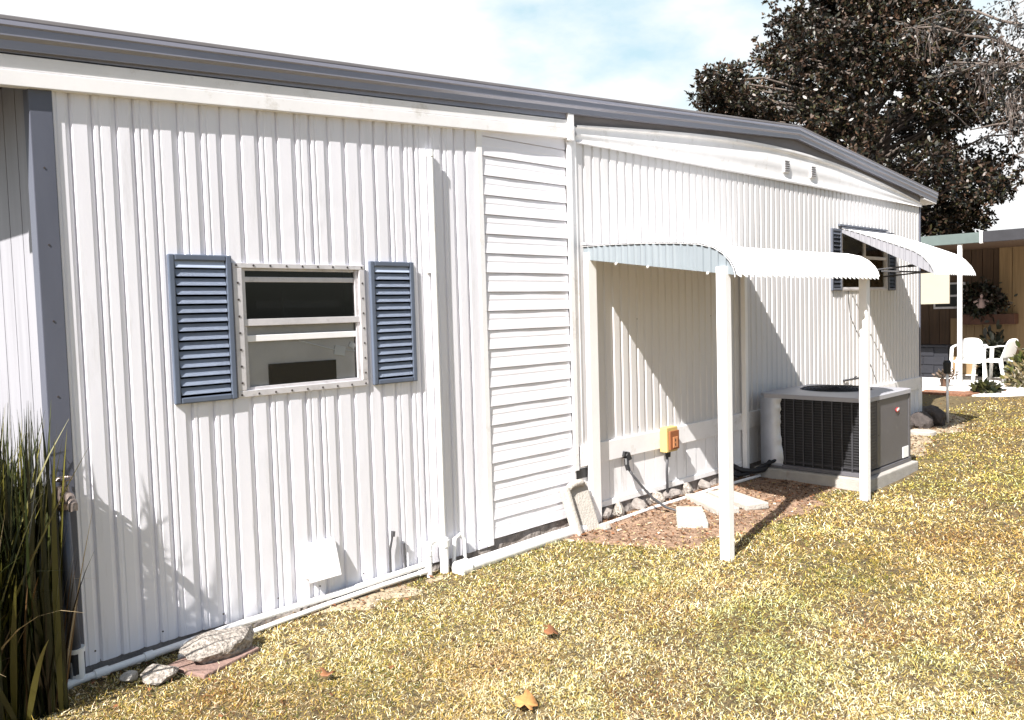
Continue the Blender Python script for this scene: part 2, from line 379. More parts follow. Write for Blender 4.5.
for vx in (7.80, 8.37):
    v = MB(); zv = 2.965
    v.box(vx-.055, vx+.055, -.036, -.022, zv-.065, zv+.065)
    f = v.build('wall_vent', M['trim'], home, bevel=.003)
    s = MB()
    for k in range(5): s.obox((vx, -.040, zv-.045+k*.022), (.085, .012, .007), Matrix.Rotation(R(-30), 3, 'X'))
    s.build('vent_slats', M['gable'], f)
# fascia boards of the left part
def sloped(mb, x0, x1, y0, y1, b0, b1, line):
    return mb.hexa([(x0,y0,line(x0)+b0),(x1,y0,line(x1)+b0),(x1,y1,line(x1)+b0),(x0,y1,line(x0)+b0),(x0,y0,line(x0)+b1),(x1,y0,line(x1)+b1),(x1,y1,line(x1)+b1),(x0,y1,line(x0)+b1)])
mb = MB(); sloped(mb, .46, 4.53, -.046, .0, 0, .066, zf); sloped(mb, .46, 4.53, -.040, -.004, .069, .130, zf)
mb.build('fascia', M['trim'], home, bevel=.003)
mb = MB(); sloped(mb, .46, 4.53, -.036, .0, .137, .24, zf); mb.build('frieze', M['gutter'], home)
MB().hexa([(4.522,-.055,zf(4.5)-.012),(4.585,-.055,zf(4.5)-.012),(4.585,.0,zf(4.5)-.012),(4.522,.0,zf(4.5)-.012),(4.522,-.055,zg(4.5)-.11),(4.585,-.055,zg(4.5)-.11),(4.585,.0,zg(4.5)-.11),(4.522,0,zg(4.5)-.11)]).build('fascia_end_cap', M['trim'], home, bevel=.004)
# gutter and rake edge: a K-shaped section swept along the roof edge
sec = [(-.02, .0), (-.078, .0), (-.080, -.018), (-.071, -.024), (-.071, -.060), (-.060, -.076), (-.058, -.112), (-.02, -.112)]
mb = MB()
for xa, xb in ((.46, 4.2), (4.2, 8.0), (8.0, 11.93)):
    n = len(sec); vs = [(xa, y, zg(xa)+z) for y, z in sec] + [(xb, y, zg(xb)+z) for y, z in sec]
    fs = [(i, (i+1) % n, n+(i+1) % n, n+i) for i in range(n)] + [tuple(range(n)), tuple(range(n, 2*n))]
    mb.add(vs, fs)
mb.build('gutter', M['gutter'], home)
mb = MB(); sloped(mb, .46, 8.0, -.074, -.02, .003, .023, zg); sloped(mb, 8.0, 11.95, -.074, -.02, .003, .022, zg)
mb.build('drip_edge', M['gable'], home, bevel=.004)
mb = MB()
for xa, xb in ((.46, 8.0), (8.0, 11.96)):
    mb.hexa([(xa,-.02,zg(xa)-.03),(xb,-.02,zg(xb)-.03),(xb,5.7,zg(xb)-.03),(xa,5.7,zg(xa)-.03),(xa,-.02,zg(xa)+.018),(xb,-.02,zg(xb)+.018),(xb,5.7,zg(xb)+.018),(xa,5.7,zg(xa)+.018)])
mb.build('roof', M['roof'], home)
mb = MB(); mb.hexa([(11.475,-.055,zg(11.47)-.14),(11.93,-.055,zg(11.93)-.13),(11.93,5.6,zg(11.93)-.13),(11.475,5.6,zg(11.47)-.14),(11.475,-.055,zg(11.47)-.12),(11.93,-.055,zg(11.93)-.115),(11.93,5.6,zg(11.93)-.115),(11.475,5.6,zg(11.47)-.12)])
mb.build('soffit', M['trim'], home)
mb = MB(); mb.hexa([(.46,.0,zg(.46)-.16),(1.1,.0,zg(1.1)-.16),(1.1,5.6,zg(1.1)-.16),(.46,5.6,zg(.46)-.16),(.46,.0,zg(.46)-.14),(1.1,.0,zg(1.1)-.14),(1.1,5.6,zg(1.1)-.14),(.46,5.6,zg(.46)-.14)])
mb.build('soffit', mat('shade darkened soffit', (.035, .035, .04), .8), home)  # colour darkened to stand in for deep shade under the left eave

# ---- windows and shutters
def window(x0, x1, z0, z1, op, big):
    ox0, ox1, oz0, oz1 = op
    f = MB()
    for b in ((x0, x1, -.022, .02, z0, oz0), (x0, x1, -.022, .02, oz1, z1), (x0, ox0, -.022, .02, oz0, oz1), (ox1, x1, -.022, .02, oz0, oz1)): f.box(*b)
    fr = f.build('window', M['alu'], home, bevel=.003)
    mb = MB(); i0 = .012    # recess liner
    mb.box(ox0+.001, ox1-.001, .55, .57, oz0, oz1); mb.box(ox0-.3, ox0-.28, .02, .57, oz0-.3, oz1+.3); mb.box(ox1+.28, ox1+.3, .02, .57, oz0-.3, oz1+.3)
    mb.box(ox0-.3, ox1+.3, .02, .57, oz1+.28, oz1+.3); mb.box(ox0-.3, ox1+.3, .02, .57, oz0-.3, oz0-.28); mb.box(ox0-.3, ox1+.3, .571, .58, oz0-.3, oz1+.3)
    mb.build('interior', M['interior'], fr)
    zm = oz0 + (oz1-oz0)*.555
    s = MB(); t = .022
    s.box(ox0, ox1, -.014, .012, zm-.018, zm+.018)
    for a0, a1 in ((oz0, zm-.018), (zm+.018, oz1)):
        s.box(ox0, ox0+t, -.008, .012, a0, a1); s.box(ox1-t, ox1, -.008, .012, a0, a1)
    s.box(ox0+t, ox1-t, -.008, .012, oz0, oz0+.014); s.box(ox0+t, ox1-t, -.006, .012, oz1-.012, oz1)
    s.build('sash', M['alu'], fr, bevel=.002)
    MB().box(ox0+.01, ox1-.01, .004, .007, oz0+.005, oz1-.005).build('pane', M['glass'], fr)
    return fr, zm
w, zm = window(1.966, 2.762, 1.205, 1.892, (2.015, 2.725, 1.24, 1.865), True)
mb = MB()
def screws(parent, pts, r=.006):      # every screw head an object of its own, sharing one mesh
    src = None
    for x, y, z in pts:
        if src is None: src = MB().tube([(0, 0, 0), (0, -.0022, 0)], r, 6).build('screw', M['screw']); o = src
        else: o = src.copy(); COL.objects.link(o)
        o.parent = parent; o.location = Vector((x, y, z)) - origin(parent)
n = 9
screws(w, [(1.985+k*.757/(n-1), -.022, 1.879) for k in range(n)] + [(1.985+k*.757/(n-1), -.022, 1.219) for k in range(n)] + [(1.990, -.022, 1.28+k*.085) for k in range(7)] + [(2.744, -.022, 1.28+k*.085) for k in range(7)])
MB().box(2.037, 2.703, -.003, .003, 1.795, 1.822).build('sash_bar', M['alu'], w, bevel=.003)
MB().box(2.037, 2.703, -.002, .0035, 1.487, 1.521).build('sash_bar', M['trim'], w, bevel=.003)
MB().box(2.037, 2.703, .0205, .023, 1.25, 1.60).build('roller_shade', M['shade'], w)
MB().box(2.16, 2.57, .010, .020, 1.256, 1.365).build('dark_box', M['black'], w)
mb = MB().tube([(2.34, .018, 1.484), (2.45, .017, 1.452), (2.58, .016, 1.418)], .0045, 6).tube([(2.62, .016, 1.415), (2.70, .016, 1.408)], .0045, 6)
mb.obox((2.60, .0155, 1.414), (.07, .008, .055), Matrix.Rotation(R(12), 3, 'Y')); mb.obox((2.685, .0155, 1.44), (.04, .006, .035), Matrix.Rotation(R(35), 3, 'Y'))
mb.build('shade_clip', M['trim'], w, bevel=.002)
MB().box(2.15, 2.66, .10, .104, 1.66, 1.70).box(2.30, 2.32, .09, .094, 1.60, 1.75).build('shelf_clutter', M['interior'], w)

def shutter(x0, x1, z0, z1, m, nl, parent=home, fm=None):
    b = .030
    f = MB()
    yb = -.032
    f.box(x0, x0+b, yb, -.008, z0, z1); f.box(x1-b, x1, yb, -.008, z0, z1); f.box(x0+b, x1-b, yb, -.008, z0, z0+b); f.box(x0+b, x1-b, yb, -.008, z1-b, z1)
    fr = f.build('shutter', fm or m, parent, bevel=.006)
    l = MB(); hh = (z1-z0-2*b)/nl
    for k in range(nl):
        zb = z0+b+k*hh
        l.prism([(-.029, zb+.010), (-.029, zb+.013), (-.016, zb+hh+.003), (-.013, zb+hh+.003), (-.026, zb+.010)], x0+b+.003, x1-b-.003)
        l.build('louvres', m, fr); MB().box(x0+b-.004, x1-b+.004, -.0125, -.0105, z0+b-.004, z1-b+.004).build('back_plate', M['black'], fr)
    return fr
s1 = shutter(1.640, 1.958, 1.203, 1.926, M['shutter'], 15, fm=M['shutter_frame']); s2 = shutter(2.797, 3.112, 1.203, 1.918, M['shutter'], 15, fm=M['shutter_frame'])
w2, zm2 = window(9.07, 10.36, 1.735, 2.425, (9.10, 10.33, 1.76, 2.40), False)
MB().box(9.13, 10.30, .03, .033, 1.77, 2.39).build('roller_shade', M['shade'], w2)
MB().box(9.70, 9.74, -.012, .012, 1.76, 2.40).build('mullion', M['alu'], w2)
shutter(8.82, 9.065, 1.735, 2.41, M['shutter2'], 14); shutter(10.365, 10.60, 1.735, 2.41, M['shutter2'], 14)

# ---- pipe box on the wall, dryer flap, small wall details
mb = MB().tube([(3.262, -.036, .03), (3.262, -.036, 2.585)], .019, 12).tube([(3.262, -.036, 2.56), (3.262, -.036, 2.60)], .023, 12)
mb.box(3.225, 3.300, -.032, -.006, 1.855, 1.870)
mb.build('drain_pipe', M['pvc'], home, smooth='auto')
d = MB().hexa([(2.30,-.075,.19),(2.48,-.075,.19),(2.48,-.008,.19),(2.30,-.008,.19),(2.30,-.022,.375),(2.48,-.022,.375),(2.48,-.008,.375),(2.30,-.008,.375)]).build('dryer_vent', M['trim'], home, bevel=.005)
MB().hexa([(2.292,-.088,.178),(2.488,-.088,.178),(2.488,-.079,.180),(2.292,-.079,.180),(2.292,-.032,.368),(2.488,-.032,.368),(2.488,-.024,.370),(2.292,-.024,.370)]).build('vent_flap', M['trim'], d, bevel=.002)
mb = MB().tube([(2.86, -.03, .03), (2.86, -.03, .22), (2.88, -.03, .30)], .007, 8).tube([(2.97, -.03, .03), (2.965, -.03, .24)], .008, 8).tube([(2.88, -.035, .30), (2.885, -.035, .33)], .013, 8)
mb.build('cable_stub', M['cablegrey'], home, smooth='auto')
# screw heads on the siding
mb = MB(); pts = []
for x in np.arange(1.25, 3.6, .29):
    for z in (.12,): pts.append((x+rg.uniform(-.03, .03), -.010, z))
for x in np.arange(4.8, 11.3, .55):
    for z in (.66, 1.52, 2.74): pts.append((x+rg.uniform(-.05, .05), -.008, z))
for z in np.arange(.3, 2.6, .33): pts.append((1.13, -.022, z))
screws(home, pts, .0045)
# thin wire and bracket on the gable wall
MB().tube([(9.25, -.012, 1.74), (9.30, -.012, 1.45), (9.75, -.012, 1.0), (10.05, -.012, .63)], .004, 6).build('wall_cable', M['cablegrey'], home)
MB().tube([(9.10, -.02, .735), (9.42, -.06, .742)], .012, 8).tube([(9.28, -.05, .74), (9.28, -.09, .775)], .01, 6).build('wall_bracket', M['cablegrey'], home)

# ------------------------------------------------------------------ porch awning
AW0, AW1 = 4.71, 6.89
sk = lambda x, y: x + .122*y        # the awning stands slightly askew
aw = empty('porch_awning', (5.7, -.65, 0), 'white ribbed porch awning with curved front lip on four white posts', 'awning')
apr = [(0, 2.062), (-.3, 2.052), (-.6, 2.036), (-.9, 2.012), (-1.08, 1.990), (-1.19, 1.962), (-1.26, 1.922), (-1.31, 1.872), (-1.335, 1.83), (-1.345, 1.795)]
def asmooth(t, prof):
    i = t*(len(prof)-1); k = min(int(i), len(prof)-2); f = i-k
    return prof[k][0]*(1-f)+prof[k+1][0]*f, prof[k][1]*(1-f)+prof[k+1][1]*f
def canopy(name, parent, x0, x1, prof, per, amp, m, skew, nv=36, lip=.022):
    nx = int((x1-x0)/per)*8
    def f(u, v):
        y, z = asmooth(v, prof); y2, z2 = asmooth(min(v+.02, 1), prof); y1, z1 = asmooth(max(v-.02, 0), prof)
        ty, tz = y2-y1, z2-z1; l = math.hypot(ty, tz) or 1; ny, nz_ = tz/l, -ty/l
        c = math.cos(2*math.pi*u*nx/8); w = amp*max(-.55, min(.55, c))*1.6
        x = x0+(x1-x0)*u
        e = lip*(c*.5+.5) if v > .999 else 0
        return (skew(x, y), y+ny*w, z+nz_*w - e)
    return MB().grid(nx, nv, f).build(name, m, parent, solid=.002, fix=False)
canopy('canopy', aw, AW0-.012, AW1-.008, apr, .075, .006, M['canopy'], sk)
def valance(name, parent, x, prof, low, m, skew, t=.004, per=.058):
    mb = MB(); n = 180
    for s in (0, 1):
        for i in range(n+1):
            y, z = asmooth(i/n, prof); yl = y; zl = low[0][1] + (low[1][1]-low[0][1])*min(1, (yl/low[1][0]))
            zl = min(zl, z-.002)
            xo = -.010*(1 if math.cos(2*math.pi*y/per) > .55 else 0) + s*t
            mb.v += [(skew(x, y)+xo, y, z+.003), (skew(x, y)+xo, y, zl)]
    for s in (0, 1):
        b = s*(2*n+2)
        for i in range(n): mb.f.append((b+2*i, b+2*i+1, b+2*i+3, b+2*i+2))
    return mb.build(name, m, parent)
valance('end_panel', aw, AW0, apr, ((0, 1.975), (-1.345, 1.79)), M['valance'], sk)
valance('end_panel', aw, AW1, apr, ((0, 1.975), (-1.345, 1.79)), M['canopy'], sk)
# dark edge bead along both ends, ledge against the wall
for x in (AW0-.002, AW1+.004):
    MB().tube([(sk(x, y), y, z+.004) for y, z in apr], .008, 6).build('edge_bead', M['cablegrey'] if x < 5 else M['canopy'], aw)
MB().box(AW0-.02, AW1-.1, -.045, -.010, 2.078, 2.096).build('wall_ledge', M['alu'], aw, bevel=.003)
def post(x, y, w, z1, d=None):
    mb = MB().box(x-w/2, x+w/2, y-(d or w)/2, y+(d or w)/2, 0, z1)
    return mb.build('post', M['post'], aw, bevel=.004)
post(4.552, -1.262, .066, 1.845); post(6.678, -1.252, .064, 1.845); post(4.722, -.056, .10, 2.02, .04); post(6.905, -.058, .048, 2.0, .045)
for y0 in (-1.262,):
    MB().box(4.56, 6.67, -1.28, -1.25, 1.80, 1.845).build('front_rail', M['post'], aw, bevel=.003)
for x, y, z in ((4.66, -.35, 1.925), (4.62, -.65, 1.885), (4.56, -1.15, 1.815)): MB().tube([(x, y, z), (x-.012, y, z-.010)], .008, 8).build('clip', M['post'], aw)

# ------------------------------------------------------------------ window awning
wa = empty('window_awning', (9.7, -.4, 1.9), 'small white metal awning sloping out over the far window on thin arms', 'awning')
wpr = [(-.01, 2.418), (-.15, 2.372), (-.4, 2.275), (-.62, 2.184), (-.78, 2.114), (-.87, 2.052), (-.94, 1.968), (-.985, 1.880)]
ns = lambda x, y: x
canopy('canopy', wa, 9.05, 10.372, wpr, .07, .005, M['canopy'], ns)
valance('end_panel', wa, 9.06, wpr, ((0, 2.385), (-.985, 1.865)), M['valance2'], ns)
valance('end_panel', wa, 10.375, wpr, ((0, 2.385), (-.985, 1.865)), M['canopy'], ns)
MB().tube([(9.058, y, z+.004) for y, z in wpr], .007, 6).build('edge_bead', M['cablegrey'], wa)
MB().box(9.0, 10.32, -.04, -.008, 2.440, 2.462).box(9.05, 10.5, -.05, -.009, 2.418, 2.430).build('wall_ledge', M['shutter2'], wa, bevel=.003)
MB().tube([(9.10, -.01, 1.93), (9.2, -.363, 1.950), (9.2, -.83, 1.978)], .009, 8).tube([(9.2, -.68, 1.968), (9.2, -.84, 1.978)], .016, 8).build('arm', M['cablegrey'], wa)
MB().tube([(10.25, -.01, 1.90), (10.25, -.4, 1.925), (10.25, -.93, 1.93)], .009, 8).build('arm', M['cablegrey'], wa)
MB().tube([(9.2, -.40, 1.93), (9.2, -.86, 1.896)], .009, 8).build('arm', M['cablegrey'], wa)

# ------------------------------------------------------------------ air conditioner
ac = empty('air_conditioner', (7.5, -.68, .105), 'grey outdoor air conditioner with dark coil sides on a concrete pad', 'air conditioner')
X0, X1, Y0, Y1, Z0, Z1 = 7.02, 8.06, -1.11, -.15, .108, .79
MB().box(X0+.02, X1-.02, Y0+.02, Y1-.02, Z0+.03, Z1-.03).build('coil', M['coil'], ac)
MB().box(X0-.004, X1+.004, Y0-.004, Y1+.004, Z0, Z0+.035).build('base_pan', M['acgrey'], ac, bevel=.004)
for xa, ya in ((X0, Y0), (X1-.045, Y0), (X1-.045, Y1-.045)): MB().box(xa, xa+.045, ya, ya+.045, Z0+.03, Z1-.02).build('corner_post', M['acgrey'], ac, bevel=.006)
mb = MB()
for k in range(8):
    y = -1.00 + k*.088; mb.box(X0+.002, X0+.014, y-.005, y+.005, Z0+.04, Z1-.04)
for zz in (Z0+.07,): mb.box(X0+.006, X0+.016, Y0+.05, Y1-.16, zz-.004, zz+.004)
mb.build('coil_guard', M['acbar'], ac)
mb = MB()
for k in range(26): mb.box(X0+.004, X0+.009, Y0+.05, Y1-.19, Z0+.06+k*.0235, Z0+.062+k*.0235)
mb.build('guard_wires', M['acbar'], ac)
screws(ac, [(x, Y0-.0005, z) for x in (X0+.29, X1-.03) for z in (Z0+.06, Z0+.33, Z1-.06)] + [(x, Y0-.001, Z0+.012) for x in (7.1, 7.5, 7.95)], .006)
mb = MB()   # bare metal cover on the coil corner beside the wall with a ragged edge
def ragged(z): return Y1-.20 - .012*math.sin(z*7+.8) - .016*float(vnoise(z*45, 1, 1))
nz = 22
for i in range(nz+1):
    z = Z0+.02+(Z1-.045-Z0)*i/nz
    mb.v += [(X0-.004, Y1, z), (X0-.006, (Y1+ragged(z))/2, z), (X0-.002, ragged(z), z)]
for i in range(nz): mb.f += [(3*i, 3*i+1, 3*i+4, 3*i+3), (3*i+1, 3*i+2, 3*i+5, 3*i+4)]
mb.build('coil_cover', M['acpanel'], ac, smooth=True, solid=.003)
MB().box(X0+.27, X1-.012, Y0+.004, Y0+.03, Z0+.045, Z1-.045).build('front_panel', M['acgrey'], ac, bevel=.004)
mb = MB()
for k in range(9): mb.box(X0+.055+k*.024, X0+.066+k*.024, Y0+.006, Y0+.02, Z0+.05, Z1-.05)
for k in range(22): mb.box(X0+.05, X0+.262, Y0+.008, Y0+.018, Z0+.06+k*.027, Z0+.066+k*.027)
mb.build('louvre_grille', M['acgrey'], ac)
# top with a round fan opening
cx, cy, rr = (X0+X1)/2, (Y0+Y1)/2, .315
mb = MB(); n = 64; base = 0
def sq(t):
    c, s_ = math.cos(t), math.sin(t); k = 1/max(abs(c)/((X1-X0)/2+.012), abs(s_)/((Y1-Y0)/2+.012)); return cx+c*k, cy+s_*k
for i in range(n):
    t = 2*math.pi*i/n; x, y = sq(t)
    mb.v += [(x, y, Z1-.04), (x, y, Z1-.004), (cx+(x-cx)*.985, cy+(y-cy)*.985, Z1), (cx+math.cos(t)*(rr+.03), cy+math.sin(t)*(rr+.03), Z1+.012), (cx+math.cos(t)*rr, cy+math.sin(t)*rr, Z1+.016), (cx+math.cos(t)*rr, cy+math.sin(t)*rr, Z1-.10)]
for i in range(n):
    j = (i+1) % n
    for k in range(5): mb.f.append((6*i+k, 6*j+k, 6*j+k+1, 6*i+k+1))
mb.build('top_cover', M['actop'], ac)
mb = MB()
for q in range(1, 9):
    q_ = rr*q/8.5; mb.tube([(cx+math.cos(2*math.pi*i/40)*q_, cy+math.sin(2*math.pi*i/40)*q_, Z1+.020+.02*(1-q/9)) for i in range(41)], .003, 5, False)
for i in range(8):
    t = 2*math.pi*i/8; mb.tube([(cx, cy, Z1+.042), (cx+math.cos(t)*rr, cy+math.sin(t)*rr, Z1+.018)], .003, 5)
fg = mb.build('fan_guard', M['black'], ac)
mb = MB()
for i in range(4):
    t = 2*math.pi*i/4+.4
    mb.add([(cx+math.cos(t+d)*q, cy+math.sin(t+d)*q, Z1-.07+e) for q, d, e in ((.05, -.3, 0), (.05, .3, .03), (.28, .28, .04), (.28, -.28, -.02))], [(0,1,2,3)])
mb.build('fan_blades', M['black'], ac, solid=.004)
bd = MB(); bd.add([(7.73+.036*math.cos(2*math.pi*i/20), Y0-s_, .62+.022*math.sin(2*math.pi*i/20)) for s_ in (0.0, .006) for i in range(20)], [tuple(range(20)), tuple(range(20, 40))] + [(i, (i+1) % 20, 20+(i+1) % 20, 20+i) for i in range(20)])
b = bd.build('badge', M['badge_red'], ac)
bd = MB(); bd.obox((7.735, Y0-.0075, .624), (.05, .003, .018), Matrix.Rotation(R(-14), 3, 'Y')); bd.build('badge_stripe', M['badge_white'], b)
MB().box(7.87, 8.0, Y0-.001, Y0+.006, .158, .258).build('sticker', M['sticker'], ac)
pad = MB().box(6.975, 8.10, -1.165, -.10, -.03, .105).build('concrete_pad', M['concrete'], bevel=.012, loc=(7.5, -.65, 0))
tag(pad, 'thick pale concrete pad carrying the grey air conditioner', 'concrete pad')
o = MB().tube([(6.72, -.025, .14), (6.76, -.09, .10), (6.84, -.17, .085), (6.95, -.21, .09), (7.03, -.24, .16)], .024, 10).tube([(6.60, -.03, .10), (6.7, -.09, .06), (6.80, -.14, .07), (6.92, -.16, .10), (7.03, -.30, .18)], .016, 8).build('refrigerant_line', M['rubber'], smooth=True, loc=(6.8, -.1, .02))
tag(o, 'black insulated lines between the skirting and the air conditioner', 'pipe')

# ------------------------------------------------------------------ outlet box, cable, pipes, tap
ob = empty('outlet_box', (5.66, -.034, .53), 'cream electrical outlet box with orange cover on the white belt board', 'outlet box')
MB().box(5.58, 5.735, -.105, -.035, .425, .63).build('box_body', M['yellow'], ob, bevel=.008)
MB().box(5.60, 5.728, -.125, -.106, .445, .60).build('cover', M['orange'], ob, bevel=.006)
MB().box(5.635, 5.700, -.1295, -.1255, .462, .550).build('socket', M['paleorange'], ob, bevel=.003)
MB().box(5.661, 5.670, -.1315, -.1285, .512, .534).box(5.661, 5.670, -.1315, -.1285, .475, .497).build('slots', M['black'], ob)
MB().tube([(5.66, -.06, .43), (5.66, -.055, .38)], .022, 10).build('cable_gland', M['rubber'], ob)
o = MB().tube([(5.66, -.05, .385), (5.665, -.04, .25), (5.66, -.045, .02)], .011, 8).build('conduit', M['cablegrey'], smooth=True, loc=(5.66, -.04, 0))
tag(o, 'thin grey conduit running down below the cream outlet box', 'conduit')
hz = empty('power_cable', (5.1, -.04, .44), 'black cable sagging from the skirting to the white grooved block', 'cable')
MB().tube([(5.12, -.004, .47), (5.13, -.05, .465), (5.14, -.06, .43)], [.028, .03, .022], 10).obox((5.12, -.03, .47), (.07, .05, .04), Matrix.Rotation(R(20), 3, 'Y')).build('connector', M['rubber'], hz)
MB().tube([(5.10, -.06, .44), (5.085, -.075, .40), (5.09, -.085, .36)], .018, 8).build('plug', M['rubber'], hz)
cp = [Vector(q) for q in ((5.09, -.085, .37), (5.13, -.11, .30), (5.18, -.15, .22), (5.23, -.21, .13), (5.29, -.29, .06), (5.33, -.38, .035), (5.34, -.46, .03))]
MB().tube(cp, .010, 8).build('cord', M['cablegrey'], hz, smooth=True)

tp = empty('garden_tap', (1.10, -.05, 0), 'worn garden tap on a grey riser pipe against the slate corner post', 'tap')
MB().tube([(1.132, -.055, .05), (1.12, -.06, .45), (1.115, -.06, .82)], .024, 12).build('riser', M['greypipe'], tp, smooth=True)
MB().tube([(1.135, -.05, .04), (1.134, -.05, .17)], .03, 12).tube([(1.135, -.05, .155), (1.134, -.05, .175)], .036, 12).build('riser_socket', M['pvc'], tp, smooth='auto')
mb = MB().tube([(1.115, -.06, .80), (1.115, -.06, .90)], [.03, .026], 10).tube([(1.115, -.03, .87), (1.115, -.15, .865), (1.115, -.185, .835), (1.115, -.19, .81)], [.02, .02, .021, .018], 10).tube([(1.115, -.06, .815), (1.115, -.06, .83)], .045, 12)
mb.build('spout', M['brass'], tp, smooth='auto')
mb = MB().tube([(1.115+.032*math.cos(i*.5236), -.075+.032*math.sin(i*.5236), .935) for i in range(13)], .008, 6).tube([(1.115, -.07, .89), (1.115, -.075, .935)], .009, 6)
for i in range(5): mb.tube([(1.115, -.075, .935), (1.115+.03*math.cos(i*1.256), -.075+.03*math.sin(i*1.256), .935)], .006, 6)
mb.build('hand_wheel', M['brass'], tp)

def pipe(name, pts, r, label, mt='pvc', cat='pipe', fit=(), grp=None):
    e = empty(name, pts[0], label, cat, grp)
    MB().tube(pts, r, 12).build('pipe', M[mt], e, smooth='auto')
    for i, (pa, pb) in enumerate(fit): MB().tube([pa, pb], r*1.28, 12).build('coupling', M[mt], e, smooth='auto')
    return e
pipe('water_pipe', [(.72, -.13, .02), (1.02, -.075, .024), (1.16, -.062, .03), (1.9, -.055, .062), (2.5, -.052, .066), (3.10, -.05, .082)], .017, 'thin white water pipe hugging the wall foot, upper one of two', fit=(((1.05, -.073, .025), (1.10, -.068, .028)), ((1.20, -.062, .032), (1.26, -.062, .035)), ((1.42, -.061, .042), (1.46, -.06, .044))))
pipe('water_pipe', [(1.55, -.135, .022), (1.9, -.112, .022), (2.4, -.075, .032), (2.78, -.068, .042), (3.12, -.066, .045)], .014, 'thin white water pipe low on the soil, lower one of two', fit=(((3.04, -.066, .044), (3.10, -.066, .045)),))
pipe('drain_riser', [(3.115, -.07, -.01), (3.115, -.07, .17), (3.13, -.06, .205), (3.19, -.045, .215)], .020, 'short white elbow pipe rising from soil beside the downpipe', fit=(((3.115, -.07, .14), (3.115, -.07, .17)),))
pipe('drain_riser', [(3.235, -.075, -.01), (3.238, -.07, .22)], .029, 'stout upright white pipe at the foot of the downpipe', fit=(((3.237, -.07, .17), (3.237, -.07, .21)),))
pipe('drain_riser', [(3.33, -.05, .02), (3.345, -.05, .19), (3.40, -.035, .20), (3.43, -.04, .17), (3.43, -.045, .02)], .013, 'thin bent grey-white pipe beside the stout upright pipe', fit=())
pipe('drain_pipe', [(3.26, -.17, .035), (3.75, -.15, .035), (4.12, -.13, .035), (4.5, -.12, .03)], .042, 'thick white drain pipe lying on grass under lap siding', fit=(((3.26, -.17, .035), (3.34, -.166, .035)),))
pipe('water_pipe', [(4.62, -.16, .022), (5.3, -.125, .022), (6.2, -.13, .024), (6.95, -.17, .03)], .014, 'thin white pipe along the stones below the skirting', fit=())

# ------------------------------------------------------------------ blocks and stones
def rock(name, c, size, m, label, cat, seed, rz=0, sub=3, amp=.30, flat=.0):
    bm = bmesh.new(); bmesh.ops.create_icosphere(bm, subdivisions=sub, radius=1)
    rs = random.Random(seed); dirs = [(Vector((rs.uniform(-1,1), rs.uniform(-1,1), rs.uniform(-1,1))).normalized(), rs.uniform(.62, .92)) for _ in range(14)]
    for v in bm.verts:
        q = v.co.copy()
        for d, h in dirs:
            t = q.dot(d)
            if t > h: q -= d*(t-h)
        q *= 1 + amp*.3*(math.sin(q.x*9+seed)*math.sin(q.y*8+1)*math.sin(q.z*7+2)) 
        v.co = Matrix.Rotation(rz, 3, 'Z') @ Vector((q.x*size[0]/2, q.y*size[1]/2, q.z*size[2]/2))
    me = bpy.data.meshes.new(name); bm.to_mesh(me); bm.free(); me.materials.append(m)
    o = bpy.data.objects.new(name, me); COL.objects.link(o); o.location = c
    return tag(o, label, cat)
o = MB().obox((1.655, -.275, .008), (.34, .25, .05), Matrix.Rotation(R(18), 3, 'Z')).build('paver', M['redpaver'], bevel=.008, loc=(1.645, -.285, 0)); tag(o, 'faded red paver lying under the rough pebbly slab by the wall', 'paver')
rock('stone_slab', (1.70, -.262, .075), (.42, .31, .13), M['pebble'], 'rough pebbly concrete chunk resting on the faded red paver', 'stone', 4, R(18))
rock('stone_chunk', (1.405, -.29, .035), (.17, .17, .09), M['pebble'], 'broken grey concrete chunk left of the red paver', 'stone', 9, R(40))
rock('stone_chunk', (1.30, -.20, .03), (.09, .08, .06), M['whitestone'], 'small white stone beside the thin pipe near the corner', 'stone', 13, .3, 2)
# leaning white splash block with a raised rim
sb = MB(); n = 14
def sbf(u, w_):  # outline in local coordinates
    return u, w_
T = Matrix.Translation((4.50, -.17, .0)) @ Matrix.Rotation(R(-17), 4, 'X') @ Matrix.Rotation(R(-4), 4, 'Y') @ Matrix.Rotation(R(-10), 4, 'Z')
def tb(mb, x0, x1, y0, y1, z0, z1):
    mb.hexa([tuple(T @ Vector(q)) for q in ((x0,y0,z0),(x1,y0,z0),(x1,y1,z0),(x0,y1,z0),(x0,y0,z1),(x1,y0,z1),(x1,y1,z1),(x0,y1,z1))])
e = empty('splash_block', (4.5, -.2, 0), 'white concrete splash block leaning upright below the black crawl opening', 'splash block')
mb = MB(); tb(mb, -.10, .12, .0, .035, -.02, .355); mb.build('slab', M['whitestone'], e, bevel=.012)
mb = MB(); tb(mb, -.125, -.085, -.055, .034, -.02, .37); mb.build('rim', M['whitestone'], e, bevel=.014)
mb = MB()
pts = [T @ Vector(q) for q in ((-.085, -.02, .34), (-.05, -.02, .363), (.0, -.02, .367), (.05, -.02, .363), (.07, -.015, .345))]
mb.tube(pts, [.024, .026, .027, .026, .02], 10); mb.build('rim', M['whitestone'], e, smooth=True)
mb = MB(); tb(mb, .11, .17, -.06, .02, -.02, .035); mb.build('foot', M['whitestone'], e, bevel=.012)
